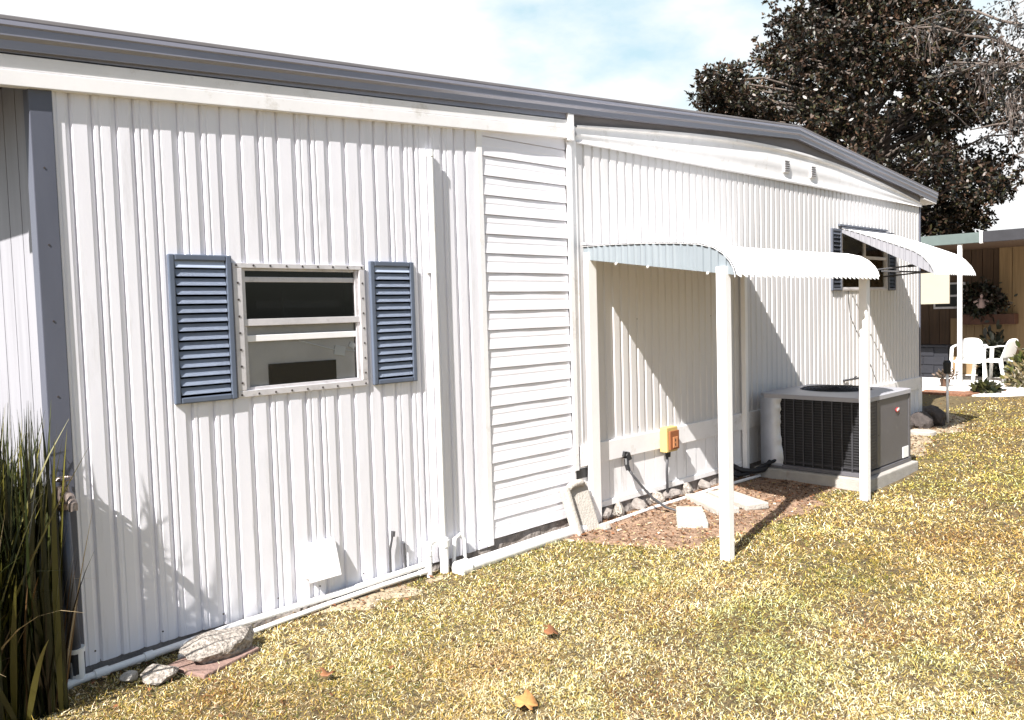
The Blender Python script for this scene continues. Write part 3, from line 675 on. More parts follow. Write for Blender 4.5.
# grooved white block
e = empty('grooved_block', (5.2, -.5, 0), 'low white concrete block with two dark grooves where the cable ends', 'concrete block')
rotm = Matrix.Rotation(R(37), 3, 'Z')
for k, (d, h, wd) in enumerate(((-.15, .060, .22), (0, .068, .215), (.15, .075, .20))):
    c = Vector((5.21, -.565, h/2)) + rotm @ Vector((d, 0, 0))
    MB().obox(c, (.136, wd, h), rotm).build('segment', M['whitestone'], e, bevel=.012)
o = MB().obox((5.72, -.42, .03), (.58, .19, .055), Matrix.Rotation(R(58), 3, 'Z')).build('paving_slab', M['whitestone'], bevel=.01, loc=(5.72, -.42, 0)); tag(o, 'white slab left of the near awning post, between it and the stones', 'slab')
o = MB().obox((5.98, -.50, .028), (.56, .21, .05), Matrix.Rotation(R(64), 3, 'Z')).build('paving_slab', M['whitestone'], bevel=.01, loc=(5.98, -.50, 0)); tag(o, 'white slab on the right of the near awning post, wider of two', 'slab')
# footing stones under the skirting
for i, (x, s_) in enumerate(((4.85, .15), (5.02, .18), (5.25, .22), (5.5, .16), (5.72, .2), (5.95, .17), (6.2, .2))):
    lab = ['small pale footing stone right of the splash block', 'pale footing stone below the cable connector', 'large pale footing stone left of the conduit', 'footing stone just left of the conduit foot', 'footing stone just right of the conduit foot', 'footing stone behind the front white slab', 'footing stone behind the narrow white slab'][i]
    tag(rock('footing_stone', (x, -.045, .055), (s_, .10, .11+.02*(i % 2)), M['pebble'] if i % 2 else M['foundation'], lab, 'stone', 20+i, i*.7, 2), group='stones under the skirting')
# dark stones beyond the air conditioner
for i, (x, y, sx, sz, lab) in enumerate(((10.9, -.22, .34, .26, 'dark fieldstone nearest the house corner by the skirting'), (11.2, -.25, .36, .30, 'tallest dark fieldstone at the far house corner'), (11.55, -.12, .40, .28, 'dark fieldstone behind the solar light pole'), (11.9, .10, .36, .22, 'dark fieldstone farthest past the house corner'), (10.6, -.12, .26, .18, 'small dark fieldstone between skirting and air conditioner pad'))):
    tag(rock('fieldstone', (x, y, sz*.32), (sx, sx*.85, sz), M['greystone'], lab, 'stone', 40+i, i*.9), group='dark stones at the far corner')
o = MB().tube([(10.35, -.42, .0), (10.35, -.42, .05), (10.35, -.42, .058)], [.15, .15, .135], 28).build('stepping_stone', M['concrete'], loc=(10.35, -.42, 0)); tag(o, 'round grey stepping stone in front of the dark fieldstones', 'stepping stone')

# solar garden light
sl = empty('garden_light', (11.45, -.36, 0), 'black-topped garden stake light on a thin white pole', 'garden light')
MB().tube([(11.47, -.345, .0), (11.40, -.36, .68)], .016, 8).build('pole', M['post'], sl, smooth=True)
MB().tube([(11.40, -.36, .66), (11.395, -.36, .80), (11.394, -.36, .83)], [.042, .05, .035], 12).build('lamp_head', M['black'], sl)

# ------------------------------------------------------------------ ground
def sheet(name, mtl, outline, z, thick=0, loc=None, cat=None):
    mb = MB(); n = len(outline); c = (sum(q[0] for q in outline)/n, sum(q[1] for q in outline)/n)
    mb.v = [(x, y, z) for x, y in outline]; mb.f = [tuple(range(n))]
    if thick:
        mb.v += [(x, y, z-thick) for x, y in outline]; mb.f += [(i, (i+1) % n, n+(i+1) % n, n+i) for i in range(n)]
    return mb.build(name, mtl, loc=(c[0], c[1], z))
gx = np.concatenate([np.linspace(-300, -12, 8), np.linspace(-8, 20, 141), np.linspace(26, 400, 9)])
gy = np.concatenate([np.linspace(-300, -12, 8), np.linspace(-9, 8, 86), np.linspace(12, 400, 9)])
XX, YY = np.meshgrid(gx, gy); ZZ = gz(XX, YY)
nx, ny = len(gx), len(gy); idx = np.arange(nx*ny).reshape(ny, nx)
FF = np.stack([idx[:-1, :-1], idx[:-1, 1:], idx[1:, 1:], idx[1:, :-1]], -1).reshape(-1, 4)
lawn = np_mesh('lawn', np.stack([XX, YY, ZZ], -1).reshape(-1, 3), FF, M['lawn'], smooth=True); tag(lawn, 'dry yellow lawn ground', None, None, 'structure')

def soilmask(x, y):
    """1 on bare soil next to the wall, 0 on grass"""
    x = np.asarray(x, float); y = np.asarray(y, float)
    w = np.interp(x, [.8, 1.5, 2.1, 2.6, 3.2, 3.7, 4.15, 4.35, 4.6, 5.2, 6.0, 6.6, 7.0, 7.6, 8.3, 8.8, 9.6, 10.6, 11.6, 12.2, 12.8],
                     [.10, .12, .16, .24, .26, .18, .22, .60, .95, 1.05, 1.10, 1.06, 1.0, 1.15, 1.15, .95, .80, .62, .60, .35, .0])
    d = (w + (fbm(x, y, 2.2, 31) - .5)*.60 - (-y)) / .30 + .15
    return np.clip(d, 0, 1)
sx = np.linspace(.75, 12.6, 300); sy = np.linspace(-1.5, .02, 60)
XX, YY = np.meshgrid(sx, sy); MK = soilmask(XX, YY)
ZZ = gz(XX, YY) - .012 + .018*np.minimum(1, MK*1.5) + (fbm(XX, YY, 9, 3) - .5)*.014*MK
nx, ny = len(sx), len(sy); idx = np.arange(nx*ny).reshape(ny, nx)
FF = np.stack([idx[:-1, :-1], idx[:-1, 1:], idx[1:, 1:], idx[1:, :-1]], -1).reshape(-1, 4)
cm = (XX[:-1, :-1] + .01).reshape(-1); keep = MK[:-1, :-1].reshape(-1) > .02
left = keep & (cm < 4.25); right = keep & (cm >= 4.25) & (cm < 8.2); far = keep & (cm >= 8.2)
V = np.stack([XX, YY, ZZ], -1).reshape(-1, 3)
for kk, nm, mm in ((left, 'sandy_strip', 'sand'), (right, 'bare_soil', 'soil'), (far, 'sandy_strip', 'sand')):
    f = FF[kk]; u, inv = np.unique(f, return_inverse=True)
    tag(np_mesh(nm, V[u], inv.reshape(f.shape), M[mm], smooth=True), None, None, None, 'structure')

# ---- grass blades
def blades(n_per, dmax, hang):
    out = []
    cx, cy = CAMP.x, CAMP.y; ca = math.atan2(F.y, F.x)
    # sample in polar coordinates: density ~ n_per up to 3.6 m then falling with distance squared
    d0 = 3.6; e = 2.45; A1 = n_per*hang*(d0**2-1.2**2); A2 = n_per*d0**e*2*hang*(d0**(2-e)-dmax**(2-e))/(e-2)
    n1, n2 = int(A1), int(A2)
    r1 = np.sqrt(RNG.uniform(1.2**2, d0**2, n1)); r2 = RNG.uniform(dmax**(2-e), d0**(2-e), n2)**(1/(2-e))
    rr_ = np.concatenate([r1, r2]); th = ca + RNG.uniform(-hang, hang, n1+n2)
    return cx+rr_*np.cos(th), cy+rr_*np.sin(th), rr_
gxs, gys, gd = blades(52000, 22, R(42))
ok = ~((gys > -.03) & (gxs > 1.08) & (gxs < 11.5)) & (gxs < 15.0+.0*gys) & ~((gys > -1.215) & (gys < -.05) & (gxs > 6.92) & (gxs < 8.14)) & (gys < 7)
bare = soilmask(gxs, gys); thin = fbm(gxs, gys, 1.3, 77)*.55 + vnoise(gxs, gys, 14, 8)*.45
ok &= RNG.random(len(gxs)) > np.clip(bare*.965 + np.clip((.46-thin)*3, 0, .60), 0, .97)
gxs, gys, gd, bare = gxs[ok], gys[ok], gd[ok], bare[ok]; n = len(gxs)
gzv = gz(gxs, gys) - .004
k = np.maximum(1, gd/3.6)
ln = RNG.uniform(.010, .034, n)*np.where(RNG.random(n) < .07, 1.8, 1.0)*(.85+.3*fbm(gxs, gys, 1.1, 12)) * np.minimum(k, 1.7)**.5
wd = RNG.uniform(.0016, .0034, n)*k**1.15
az_ = RNG.uniform(0, 2*math.pi, n); tilt = np.abs(RNG.normal(1.15, .30, n)).clip(.1, 1.52)
t2 = (tilt + RNG.uniform(.1, .7, n)).clip(0, 1.75)
dx, dy = np.cos(az_), np.sin(az_); px_, py_ = -dy, dx
b0 = np.stack([gxs, gys, gzv], 1)
mid = b0 + np.stack([dx*np.sin(tilt), dy*np.sin(tilt), np.cos(tilt)], 1)*(ln*.55)[:, None]
tip = mid + np.stack([dx*np.sin(t2), dy*np.sin(t2), np.cos(t2)], 1)*(ln*.45)[:, None]
tip[:, 2] = np.maximum(tip[:, 2], gzv+.004)
sd = np.stack([px_, py_, RNG.uniform(-.4, .4, n)], 1)*(wd/2)[:, None]
V = np.empty((n, 4, 3)); V[:, 0] = b0; V[:, 1] = mid+sd; V[:, 2] = tip; V[:, 3] = mid-sd
i5 = np.arange(n)*4
Fq = np.stack([i5, i5+1, i5+2, i5+3], 1)
pal = np.array([(.52, .40, .17), (.76, .67, .45), (.46, .345, .085), (.29, .235, .05), (.09, .11, .02), (.16, .08, .032), (.035, .02, .010)])
pn = fbm(gxs, gys, .55, 41); pb = fbm(gxs, gys, 1.6, 52); far_ = np.clip((gd-3.5)/6, 0, 1)
yel = np.clip((gxs*.8-gys*.2-3.2)/3.5, 0, 1)      # yellower turf towards the far end, paler straw near the viewer
wts = np.stack([np.full(n, .26), .36*(1-.6*yel), .16+.26*yel, .09+1.6*np.clip(pn-.50, 0, 1), .04+1.8*np.clip(pn-.56, 0, 1), .10+2.2*np.clip(pb-.54, 0, 1)+.5*bare, .14+.8*np.clip(.46-pn, 0, 1)], 1)
cw = np.cumsum(wts/wts.sum(1, keepdims=True), 1); ci = (RNG.random(n)[:, None] > cw).sum(1).clip(0, 6)
cols = pal[ci]*RNG.uniform(.95, 1.45, (n, 1)); cols = cols.clip(0, .85)
br = np.clip((fbm(gxs, gys, .8, 91)-.50)*5, 0, 1)[:, None]      # worn rusty brown patches
cols = cols*(1-br*.55) + cols*np.array([.76, .54, .44])*br*.55
gr = np.clip((fbm(gxs, gys, 1.1, 63)-.56)*6, 0, 1)[:, None]      # faint greener patches
cols = (cols*(1-gr*.55) + cols*np.array([.62, .80, .45])*gr*.55).clip(0, .85)
C5 = np.repeat(cols, 4, axis=0)
g = np_mesh('grass', V.reshape(-1, 3), Fq, M['grass'], C5); tag(g, 'short dry yellow and straw grass covering the lawn', None, None, 'stuff')
print('grass blades', n)
# litter of twigs, bark and dry bits on the bare soil
n = 22000
lx = RNG.uniform(1.0, 12.2, n); ly = -RNG.uniform(.03, 1.5, n)
ok = (RNG.random(n) < soilmask(lx, ly)*.9+.03) & ~((ly > -1.2) & (lx > 6.93) & (lx < 8.13)); lx, ly = lx[ok], ly[ok]; n = len(lx)
sz = RNG.uniform(.004, .022, n)*np.where(RNG.random(n) < .06, 1.9, 1); an = RNG.uniform(0, 6.28, n); asp = RNG.uniform(.15, .8, n); zz = gz(lx, ly)+.010
V = np.empty((n, 4, 3))
for q, (a_, b_) in enumerate(((-1, -1), (1, -1), (1, 1), (-1, 1))):
    V[:, q, 0] = lx + (np.cos(an)*a_ - np.sin(an)*b_*asp)*sz/2; V[:, q, 1] = ly + (np.sin(an)*a_ + np.cos(an)*b_*asp)*sz/2; V[:, q, 2] = zz + RNG.uniform(0, .012, n)
pal = np.array([(.05, .025, .012), (.13, .06, .028), (.34, .24, .14), (.52, .45, .35), (.22, .09, .04)])
cols = pal[RNG.choice(5, n, p=[.30, .30, .20, .05, .15])]
i4 = np.arange(n)*4
tag(np_mesh('soil_litter', V.reshape(-1, 3), np.stack([i4, i4+1, i4+2, i4+3], 1), M['litter'], np.repeat(cols, 4, axis=0)), 'dry twigs and bark bits on the bare soil', None, None, 'stuff')

# fallen leaves
mleaf = mat('dry orange leaf', (.50, .24, .08), .7, var=.3, vscale=25); mleaf2 = mat('dry brown leaf', (.22, .09, .035), .7, var=.3, vscale=25)
def fallen(x, y, s_, rz, m, label):
    mb = MB(); n = 24; lobes = []
    for i in range(n):
        t = 2*math.pi*i/n; rad = s_*(.30+.20*abs(math.cos(t*2.5))+.06*math.sin(t*7)); lobes.append((rad*1.25*math.cos(t), rad*math.sin(t), .012*math.cos(2*t)+.012))
    mb.v = [(0, 0, .004)] + lobes; mb.f = [(0, 1+i, 1+(i+1) % n) for i in range(n)]
    mb.tube([(s_*.5, 0, .01), (s_*.85, .01, .006)], .002, 4)
    o = mb.build('fallen_leaf', m, solid=.0012, smooth=True, fix=False); o.location = (x, y, float(gz(x, y))+.028); o.rotation_euler = (R(6), R(-8), rz)
    return tag(o, label, 'leaf', 'fallen leaves on the lawn')
fallen(2.30, -1.69, .10, .6, mleaf, 'large pale orange fallen leaf on straw grass')
fallen(1.885, -.885, .06, 2.0, mleaf2, 'small russet fallen leaf nearer the pebbly slab')
fallen(2.90, -1.28, .075, 1.0, mleaf2, 'curled brown fallen leaf in the middle of the lawn')
fallen(1.62, -1.25, .05, 4.0, mleaf2, 'tiny dark brown fallen leaf closest to the wall-side stones')

# ------------------------------------------------------------------ tall strap-leaved grass at the left corner
pg = empty('ornamental_grass', (.80, .0, 0), 'tall clump of dark green strap leaves at the left house corner', 'plant')
def straps(n, seed, lmin, lmax, pal, wmin, wmax, tmean, spread):
    rs = np.random.default_rng(seed); V = []; Fq = []; Cc = []
    for i in range(n):
        bx = .76 + rs.normal(0, spread*.75); by = .03 + rs.normal(0, spread); bx = min(bx, 1.02); by = max(by, -.28)
        az = rs.uniform(0, 2*math.pi); tl = abs(rs.normal(0, tmean)); ln_ = rs.uniform(lmin, lmax); w_ = rs.uniform(wmin, wmax); bend = rs.uniform(.05, .5)
        if rs.random() < (.12 if lmin > .5 else .40): bend += rs.uniform(.4, 1.6)
        if math.cos(az) > .1 and bx > .7: tl *= .35; bend *= .25
        d = np.array([math.cos(az), math.sin(az), 0]); pz = np.array([-math.sin(az), math.cos(az), 0]); tw = rs.uniform(-.9, .9)
        pos = np.array([bx, by, 0.]); base = len(V); ns_ = 8; c = pal[rs.integers(0, len(pal))]*rs.uniform(.75, 1.2)
        side = pz*math.cos(tw)+d*math.sin(tw)
        for j in range(ns_+1):
            t = j/ns_; ww = w_*(1-t**2.2)*(.7+.6*min(t*3, 1))*.6+.0008
            V += [pos-side*ww/2, pos+side*ww/2]; cc = c*(1 if t < .8 else 1.5); Cc += [cc, cc]
            ang = tl+bend*t*t; pos = pos+(d*math.sin(ang)+np.array([0, 0, math.cos(ang)]))*ln_/ns_
            if pos[0] > 1.07 and pos[1] > -.03: pos[0] = 1.07
        for j in range(ns_): Fq.append((base+2*j, base+2*j+1, base+2*j+3, base+2*j+2))
    return np.array(V), np.array(Fq), np.array(Cc).clip(0, .8)
green = np.array([(.014, .019, .005), (.030, .034, .008), (.075, .068, .014), (.007, .009, .004)])
dead = np.array([(.26, .20, .12), (.08, .045, .02), (.03, .018, .01), (.015, .01, .007)])
np_mesh('leaves', *straps(1500, 5, .60, 1.30, green, .020, .040, .20, .21)[:2], M['leaf'], straps(1500, 5, .60, 1.30, green, .020, .040, .20, .21)[2], pg)
np_mesh('dead_leaves', *straps(600, 8, .3, .95, dead, .010, .022, .40, .21)[:2], M['leaf'], straps(600, 8, .3, .95, dead, .010, .022, .40, .21)[2], pg)

# ------------------------------------------------------------------ trees
def leaf_cloud(P, D, size, cols, rs, asp=.42):
    """one pointed six-sided leaf per point P, growing along D"""
    n = len(P); D = D/np.linalg.norm(D, axis=1, keepdims=True)
    q = rs.normal(size=(n, 3)); s_ = np.cross(D, q); s_ /= np.linalg.norm(s_, axis=1, keepdims=True)
    L_ = size[:, None]; W_ = L_*asp/2
    V = np.empty((n, 6, 3)); V[:, 0] = P; V[:, 1] = P+D*L_*.35+s_*W_; V[:, 2] = P+D*L_*.72+s_*W_*.85; V[:, 3] = P+D*L_; V[:, 4] = P+D*L_*.72-s_*W_*.85; V[:, 5] = P+D*L_*.35-s_*W_
    i = np.arange(n)*6; Fq = np.stack([np.stack([i, i+1, i+2, i+3], 1), np.stack([i, i+3, i+4, i+5], 1)], 1).reshape(-1, 4)
    return V.reshape(-1, 3), Fq, np.repeat(cols, 6, axis=0)
def limb(mb, a_, b_, r0, r1, rs, n=5, sag=.1):
    a_, b_ = Vector(a_), Vector(b_); l = (b_-a_).length; pts = []; rad = []
    for i in range(n+1):
        t = i/n; q = a_.lerp(b_, t) + Vector((rs.uniform(-1,1), rs.uniform(-1,1), rs.uniform(-1,1)))*l*.04*(0 < i < n) + Vector((0,0,l*sag*math.sin(t*math.pi)))
        pts.append(q); rad.append(r0+(r1-r0)*t)
    mb.tube(pts, rad, 7)

mg = empty('magnolia_tree', (26.6, 6.8, 0), 'big dark magnolia with rusty brown leaves behind the roof', 'tree')
rs = np.random.default_rng(21); rr2 = random.Random(5)
C0 = Vector((26.6, 6.8, 0)); RH = Vector((.71, -.70, 0)); FH = Vector((.70, .71, 0))
prz = [3.2, 4.2, 5.2, 6.5, 8.0, 9.0, 10, 11, 12.5, 14]; prr = [2.0, 3.4, 4.7, 5.1, 4.7, 3.7, 3.0, 2.3, 1.4, .4]
mb = MB(); limb(mb, (26.6, 6.8, -.1), (26.7, 6.8, 12.5), .34, .05, rr2, 9, 0)
P = []; D = []; cen = []; tone = []
for i in range(260):
    z = rs.uniform(3.4, 13.6); rad = float(np.interp(z, prz, prr)); t = rs.uniform(0, 2*math.pi)
    q = rad*math.sqrt(rs.uniform(.2, 1))*.95*rs.uniform(.9, 1.08)
    c = C0 + RH*q*math.cos(t) + FH*q*math.sin(t)*.8 + Vector((0, 0, z)); cen.append((c, rs.uniform(.55, 1.05)))
for i in range(26):
    cen.append((C0 - RH*float(rs.uniform(3.6, 5.2)) + FH*float(rs.uniform(-1.5, 1.5)) + Vector((0, 0, float(rs.uniform(6.6, 8.7)))), rs.uniform(.4, .65)))
for c, s_ in cen:
    ax_ = C0+Vector((0, 0, max(2.5, c.z-1.2)))
    if rr2.random() < .8: limb(mb, ax_, c, .07, .015, rr2, 4, .06)
    # whorls of leaves at twig ends through the clump
    tn = rs.uniform(.6, 1.7)
    for w_ in range(int(80*s_)):
        v = rs.normal(size=3); v /= np.linalg.norm(v); v[2] = v[2]*.75+.1
        e_ = np.array(c) + v*s_*rs.uniform(.60, 1.0)
        k_ = rs.integers(7, 12)
        for _ in range(k_):
            d = v*.5 + rs.normal(size=3)*.65; P.append(e_+rs.normal(size=3)*.03); D.append(d); tone.append(tn)
P = np.array(P); D = np.array(D); n = len(P); print('magnolia leaves', n)
pal = np.array([(.009, .011, .006), (.030, .027, .010), (.032, .019, .012), (.050, .027, .016), (.005, .005, .004), (.12, .085, .06)])
cols = pal[rs.choice(6, n, p=[.25, .20, .22, .17, .12, .04])]*rs.uniform(.8, 1.15, (n, 1))*np.array(tone)[:, None]
V, Fq, Cc = leaf_cloud(P, D, rs.uniform(.11, .18, n), cols, rs)
np_mesh('crown', V, Fq, M['magnolia'], Cc, mg); mb.build('trunk', M['bark'], mg, smooth=True)

ok_ = empty('oak_tree', (20.5, -2.8, 0), 'pale sparse oak with hanging moss at the upper right edge', 'tree')
mb = MB(); T0 = Vector((20.5, -2.8, 0)); rs = np.random.default_rng(33); rr2 = random.Random(8)
limb(mb, T0, T0+Vector((-.1, .2, 4.2)), .32, .24, rr2, 5, 0)
P = []; D = []; mossP = []; tips = []
fork = T0+Vector((-.1, .2, 4.1))
def px2w(x, y, dep):
    d = F*831.489 + RX*(x-512) - UX*(y-360); return CAMP + d*(dep/831.489)
targets = [(905, 28, 19.5), (950, 10, 18.5), (985, 62, 18), (1000, 110, 18), (945, 62, 19), (1015, 155, 17.5), (1030, 20, 17.5), (990, -40, 18), (1060, -60, 18), (1075, 90, 17.5), (935, -50, 19), (1045, 60, 16.8), (1110, 0, 19), (1130, 60, 17), (970, 130, 18.5)]
for x, y, dp in targets:
    e_ = px2w(x, y, dp); m_ = fork.lerp(e_, .5)+Vector((0, 0, .5)); limb(mb, fork, m_, .10, .055, rr2, 4, .05); limb(mb, m_, e_, .055, .012, rr2, 5, .04)
    for j in range(11):
        a_ = m_.lerp(e_, rr2.uniform(.25, 1.0)); t_ = a_+Vector((rr2.gauss(0, .55), rr2.gauss(0, .55), rr2.gauss(.05, .38)))
        limb(mb, a_, t_, .014, .004, rr2, 3, .03); tips.append(t_)
        for _ in range(24):
            q = a_.lerp(t_, rr2.uniform(.35, 1.1)); P.append(np.array(q)+rs.normal(size=3)*.10); D.append(rs.normal(size=3)+np.array([0, 0, -.2]))
        if rr2.random() < .12: mossP.append(a_.lerp(t_, .6))
P = np.array(P); D = np.array(D); n = len(P)
pal = np.array([(.03, .03, .028), (.02, .02, .017), (.09, .09, .092), (.012, .012, .012)])
V, Fq, Cc = leaf_cloud(P, D, rs.uniform(.05, .11, n), pal[rs.integers(0, 4, n)], rs, .5)
np_mesh('crown', V, Fq, M['oakleaf'], Cc, ok_)
P = []; D = []; SZ = []
for q in mossP:
    for s_ in range(16):
        b = np.array(q)+rs.normal(size=3)*np.array([.12, .12, .05]); ln_ = rs.uniform(.25, .95); ns_ = 6
        for j in range(ns_):
            P.append(b+np.array([rs.normal(0, .012), rs.normal(0, .012), -ln_*j/ns_])); D.append(np.array([rs.normal(0, .15), rs.normal(0, .15), -1])); SZ.append(ln_/ns_*1.5)
n = len(P); pal = np.array([(.11, .085, .072), (.07, .052, .045), (.17, .14, .125)])
V, Fq, Cc = leaf_cloud(np.array(P), np.array(D), np.array(SZ), pal[rs.integers(0, 3, n)], rs, .10)
np_mesh('hanging_moss', V, Fq, M['oakleaf'], Cc, ok_); mb.build('trunk', M['bark'], ok_, smooth=True)

# ------------------------------------------------------------------ neighbour's house
nb = empty('neighbour_house', (19, 0, 0), 'low brown panelled house with a pale green fascia across the lawn', 'house')
XW = 18.3
mb = MB(); y = -7.
while y < 9:
    mb.box(XW, XW+.05, y, y+.19, .0, 2.75); y += .2
mb.box(XW+.03, XW+6, -7, 9, 0, 2.7)
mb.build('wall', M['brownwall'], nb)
mb = MB(); y = .30
while y < 1.65:
    mb.box(XW-.03, XW-.004, y, y+.14, .05, 1.22); y += .148
mb.build('wall_panel', M['tanwall'], nb)
mb = MB(); y = -6.
while y < .78:
    mb.box(XW-.025, XW-.002, y, y+.22, .05 if y > .3 else .05, 2.6); y += .23
mb.build('wall_panel', M['tanwall'], nb)
MB().hexa([(16.15,-7.2,2.70),(24.6,-7.2,3.3),(24.6,9.2,3.3),(16.15,9.2,2.70),(16.15,-7.2,2.76),(24.6,-7.2,3.36),(24.6,9.2,3.36),(16.15,9.2,2.76)]).build('roof', M['roof'], nb)
MB().box(16.12, 16.17, .62, 9.2, 2.585, 2.765).build('fascia', M['teal'], nb, bevel=.006)
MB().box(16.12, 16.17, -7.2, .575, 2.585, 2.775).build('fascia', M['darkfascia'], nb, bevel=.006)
MB().box(16.09, 16.175, .575, .62, 2.57, 2.79).build('downspout_strap', M['post'], nb, bevel=.004)
MB().box(16.17, 18.3, -7.1, 9.1, 2.585, 2.60).build('soffit', M['brownwall'], nb)
for py in (.958, 4.2, -3.2):
    MB().box(16.15, 16.22, py-.033, py+.033, .0, 2.585).build('porch_post', M['post'], nb, bevel=.006)
wn = MB().box(XW-.03, XW-.002, 1.50, 2.10, 1.42, 1.95).build('window', M['alu'], nb, bevel=.006)
MB().box(XW-.036, XW-.031, 1.54, 2.06, 1.70, 1.91).box(XW-.036, XW-.031, 1.54, 2.06, 1.46, 1.66).build('pane', M['black'], wn)
bl = MB().box(16.30, 16.335, 1.17, 2.9, 1.53, 2.12).build('roll_down_blind', M['cream'], loc=(16.3, 1.7, 1.5), bevel=.008); tag(bl, 'cream sun blind hanging under the porch eave past the house corner', 'blind')
# block planter wall
mb = MB()
for r_ in range(4):
    y = 1.55 + (.2 if r_ % 2 else 0)
    while y < 4.2: mb.box(17.25, 17.45, y+.008, y+.392, r_*.17+.004, r_*.17+.162); y += .4
mb.box(17.27, 17.43, 1.5, 4.2, 0, .68); mb.box(17.22, 17.48, 1.48, 4.2, .684, .73)
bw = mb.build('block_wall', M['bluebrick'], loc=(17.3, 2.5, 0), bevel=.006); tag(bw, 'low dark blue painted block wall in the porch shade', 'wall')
# planter shelf and wreath
e = empty('wooden_shelf', (18.1, .9, 1.0), 'reddish brown wooden shelf on the tan wall below the wreath', 'shelf')
MB().box(18.0, 18.27, .55, 1.50, 1.10, 1.30).build('board', M['wood'], e, bevel=.01)
e = empty('wreath', (18.05, 1.1, 1.5), 'dark leafy wreath with a small pale ornament on the porch wall', 'wreath')
rs = np.random.default_rng(4); n = 900
t = rs.uniform(0, 2*math.pi, n); q = .24+rs.normal(0, .07, n)
P = np.stack([18.0+rs.normal(0, .04, n), 1.13+q*np.cos(t), 1.60+q*np.sin(t)*.95], 1)
P2 = np.stack([18.0+rs.normal(0, .05, 300), .86+rs.normal(0, .10, 300), 1.52+rs.normal(0, .08, 300)], 1); P = np.concatenate([P, P2]); n = len(P)
D = rs.normal(size=(n, 3))+np.array([-.4, 0, 0]); pal = np.array([(.012, .014, .010), (.02, .024, .012), (.03, .018, .012)])
V, Fq, Cc = leaf_cloud(P, D, rs.uniform(.07, .14, n), pal[rs.integers(0, 3, n)], rs)
np_mesh('foliage', V, Fq, M['magnolia'], Cc, e)
mb = MB().tube([(17.93, 1.10, 1.42), (17.93, 1.10, 1.58), (17.93, 1.10, 1.62)], [.075, .045, .02], 10).tube([(17.92, 1.10, 1.62), (17.92, 1.10, 1.66), (17.92, 1.10, 1.70)], [.02, .032, .01], 10)
for s_ in (-1, 1):
    mb.obox((17.93, 1.10+s_*.09, 1.56), (.02, .13, .035), Matrix.Rotation(R(-28*s_), 3, 'X')); mb.obox((17.93, 1.10+s_*.06, 1.46), (.02, .10, .03), Matrix.Rotation(R(55*s_), 3, 'X'))
mb.build('ornament', mat('pale pink ornament', (.42, .30, .28), .6, var=.3, vscale=20), e, bevel=.004)

# unseen dark sheet added at left to cut ground bounce onto the side wall
tag(sheet('unseen_dark_sheet', mat('dark bounce cut sheet', (.05, .05, .052), .9, var=.3, vscale=30, bump=.4), [(-9, -.5), (.25, -.5), (.25, 9), (-9, 9)], .03, .05), None, None, None, 'structure')
# patio, path, mulch
o = sheet('patio', M['path'], [(15.35, 9.), (15.35, .62), (15.8, .35), (15.8, -7), (18.3, -7), (18.3, 9)], .09, .10); tag(o, 'white concrete patio in front of the brown house', None, None, 'structure')
o = sheet('path', M['path'], [(14.9, .38), (15.5, .30), (16.0, .08), (17.2, -.7), (18.2, -2.), (17.3, -2.3), (16.0, -.75), (15.0, .0)], .030, .05); tag(o, 'white concrete path curving past the mulch bed', None, None, 'structure')
o = sheet('mulch_bed', M['mulch'], [(14.9, 1.2), (15.34, 1.25), (15.34, .62), (15.78, .36), (15.78, .1), (15.4, .32), (14.8, .45)], .042, .04); tag(o, 'orange mulch bed beside the white path', None, None, 'structure')

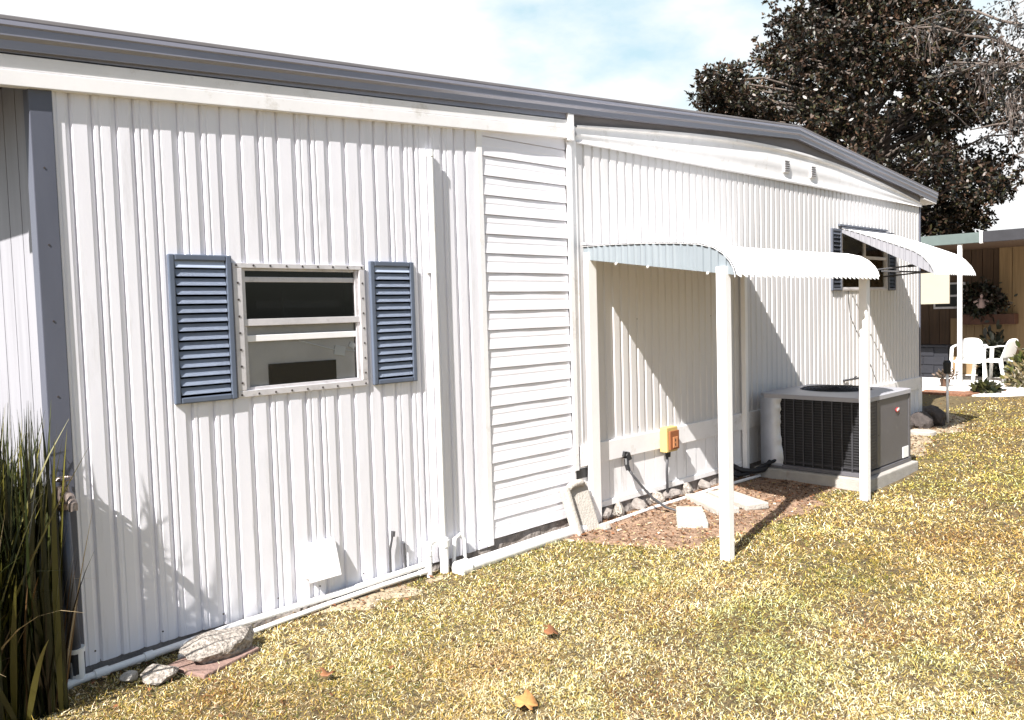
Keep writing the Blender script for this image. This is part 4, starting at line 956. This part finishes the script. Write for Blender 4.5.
# white plastic chairs
def chair(name, loc, rz, label):
    c = empty(name, (0, 0, 0), label, 'chair', 'white plastic chairs on the patio')
    mp_ = M['plastic']
    MB().grid(8, 8, lambda u, v: ((u-.5)*.44, (v-.5)*.44, .42-.02*math.sin(u*math.pi)*math.sin(v*math.pi))).build('seat', mp_, c, solid=.018, smooth=True)
    mb = MB()
    def bk(u, v):
        ang = (u-.5)*1.9; w_ = .27-.04*v; top = .40*(1-.22*abs(2*u-1)**3)
        return (w_*math.sin(ang)*1.05, .20+.06*math.cos(ang)*1.2-.03+.11*v, .43+top*v)
    mb.grid(12, 8, bk); mb.build('backrest', mp_, c, solid=.016, smooth=True)
    for s_ in (-1, 1):
        mb = MB(); pts = [(s_*.275, -.24, .64), (s_*.29, -.05, .665), (s_*.285, .12, .675), (s_*.24, .24, .70)]
        for a_, b_ in zip(pts[:-1], pts[1:]):
            mb.hexa([(a_[0]-.03, a_[1], a_[2]-.012), (a_[0]+.03, a_[1], a_[2]-.012), (b_[0]+.03, b_[1], b_[2]-.012), (b_[0]-.03, b_[1], b_[2]-.012), (a_[0]-.03, a_[1], a_[2]+.012), (a_[0]+.03, a_[1], a_[2]+.012), (b_[0]+.03, b_[1], b_[2]+.012), (b_[0]-.03, b_[1], b_[2]+.012)])
        mb.build('armrest', mp_, c, bevel=.006)
        MB().hexa([(s_*.295-.03, -.29, 0), (s_*.295+.03, -.29, 0), (s_*.295+.02, -.25, 0), (s_*.295-.02, -.25, 0), (s_*.275-.03, -.26, .65), (s_*.275+.03, -.26, .65), (s_*.275+.025, -.20, .65), (s_*.275-.025, -.20, .65)]).build('leg', mp_, c, bevel=.006)
        MB().hexa([(s_*.275-.025, .30, 0), (s_*.275+.025, .30, 0), (s_*.275+.025, .34, 0), (s_*.275-.025, .34, 0), (s_*.225-.03, .19, .45), (s_*.225+.03, .19, .45), (s_*.225+.03, .25, .45), (s_*.225-.03, .25, .45)]).build('leg', mp_, c, bevel=.006)
        MB().box(s_*.225-.02, s_*.225+.02, -.22, .22, .375, .412).build('side_rail', mp_, c, bevel=.006)
    MB().box(-.22, .22, -.235, -.215, .36, .415).build('front_rail', mp_, c, bevel=.006)
    c.location = loc; c.rotation_euler = (0, 0, rz); c.scale = (.94, .94, .94)
    return c
chair('plastic_chair', (16.85, 1.00, .09), R(-80), 'white plastic armchair standing right behind the white porch post')
chair('plastic_chair', (17.0, .60, .09), R(165), 'white plastic armchair seen from the side, beside the bush')

# plants by the neighbour's patio
def bush(name, c, rad, h, n, pal, lsize, label, cat='plant', pot=None, seed=1):
    rs = np.random.default_rng(seed); e = empty(name, c, label, cat); c = np.array(c)
    v = rs.normal(size=(n, 3)); v /= np.linalg.norm(v, axis=1, keepdims=True); v[:, 2] = np.abs(v[:, 2])
    q = rs.uniform(.25, 1, n)**.6; b = 1+.35*np.sin(v[:, 0]*7+seed)*np.cos(v[:, 1]*6)
    P = c + v*(q*b)[:, None]*np.array([rad, rad, h]) + np.array([0, 0, .02]); D = v+rs.normal(size=(n, 3))*.7
    pal = np.array(pal); V, Fq, Cc = leaf_cloud(P, D, rs.uniform(lsize*.6, lsize*1.2, n), pal[rs.integers(0, len(pal), n)], rs, .35)
    np_mesh('foliage', V, Fq, M['leaf'], Cc, e)
    mb = MB()
    for i in range(9):
        mb.tube([c+np.array([rs.normal(0, .02), rs.normal(0, .02), -.01]), c+np.array([rs.normal(0, rad*.4), rs.normal(0, rad*.4), h*.7])], [.008, .004], 5)
    mb.build('stems', M['bark'], e)
    return e
yg = [(.06, .07, .02), (.12, .11, .035), (.035, .04, .012), (.17, .13, .06)]
bush('leafy_bush', (16.7, -.02, .09), .30, .55, 900, yg, .16, 'yellow green bush right of the plastic chairs', seed=3)
bush('leafy_bush', (16.1, -.12, .06), .28, .34, 600, [(.22, .17, .09), (.14, .12, .06), (.07, .07, .025), (.4, .36, .28)], .12, 'pale variegated low bush at the mulch bed edge', seed=4)
bush('low_plant', (15.40, .34, .03), .17, .10, 220, [(.012, .016, .008), (.025, .03, .012), (.05, .05, .018)], .15, 'small dark spiky plant on the mulch near the path', seed=6)
bush('dark_shrub', (17.9, .86, .09), .22, .80, 500, [(.012, .014, .010), (.025, .028, .016)], .2, 'dark leafy shrub against the tan wall behind the chairs', seed=7)
e = empty('potted_plant', (15.55, 1.0, .09), 'little brown pot with a dark plant at the porch post foot', 'potted plant')
MB().tube([(15.55, 1.0, .09), (15.55, 1.0, .20), (15.55, 1.0, .22)], [.06, .085, .09], 14).build('pot', M['terracotta'], e)
rs = np.random.default_rng(9); n = 120; v = rs.normal(size=(n, 3)); v[:, 2] = abs(v[:, 2]); P = np.array([15.55, 1.0, .23])+v*.06; pal = np.array([(.03, .025, .015), (.10, .07, .05), (.2, .15, .12)])
V, Fq, Cc = leaf_cloud(P, v, rs.uniform(.05, .1, n), pal[rs.integers(0, 3, n)], rs); np_mesh('foliage', V, Fq, M['leaf'], Cc, e)
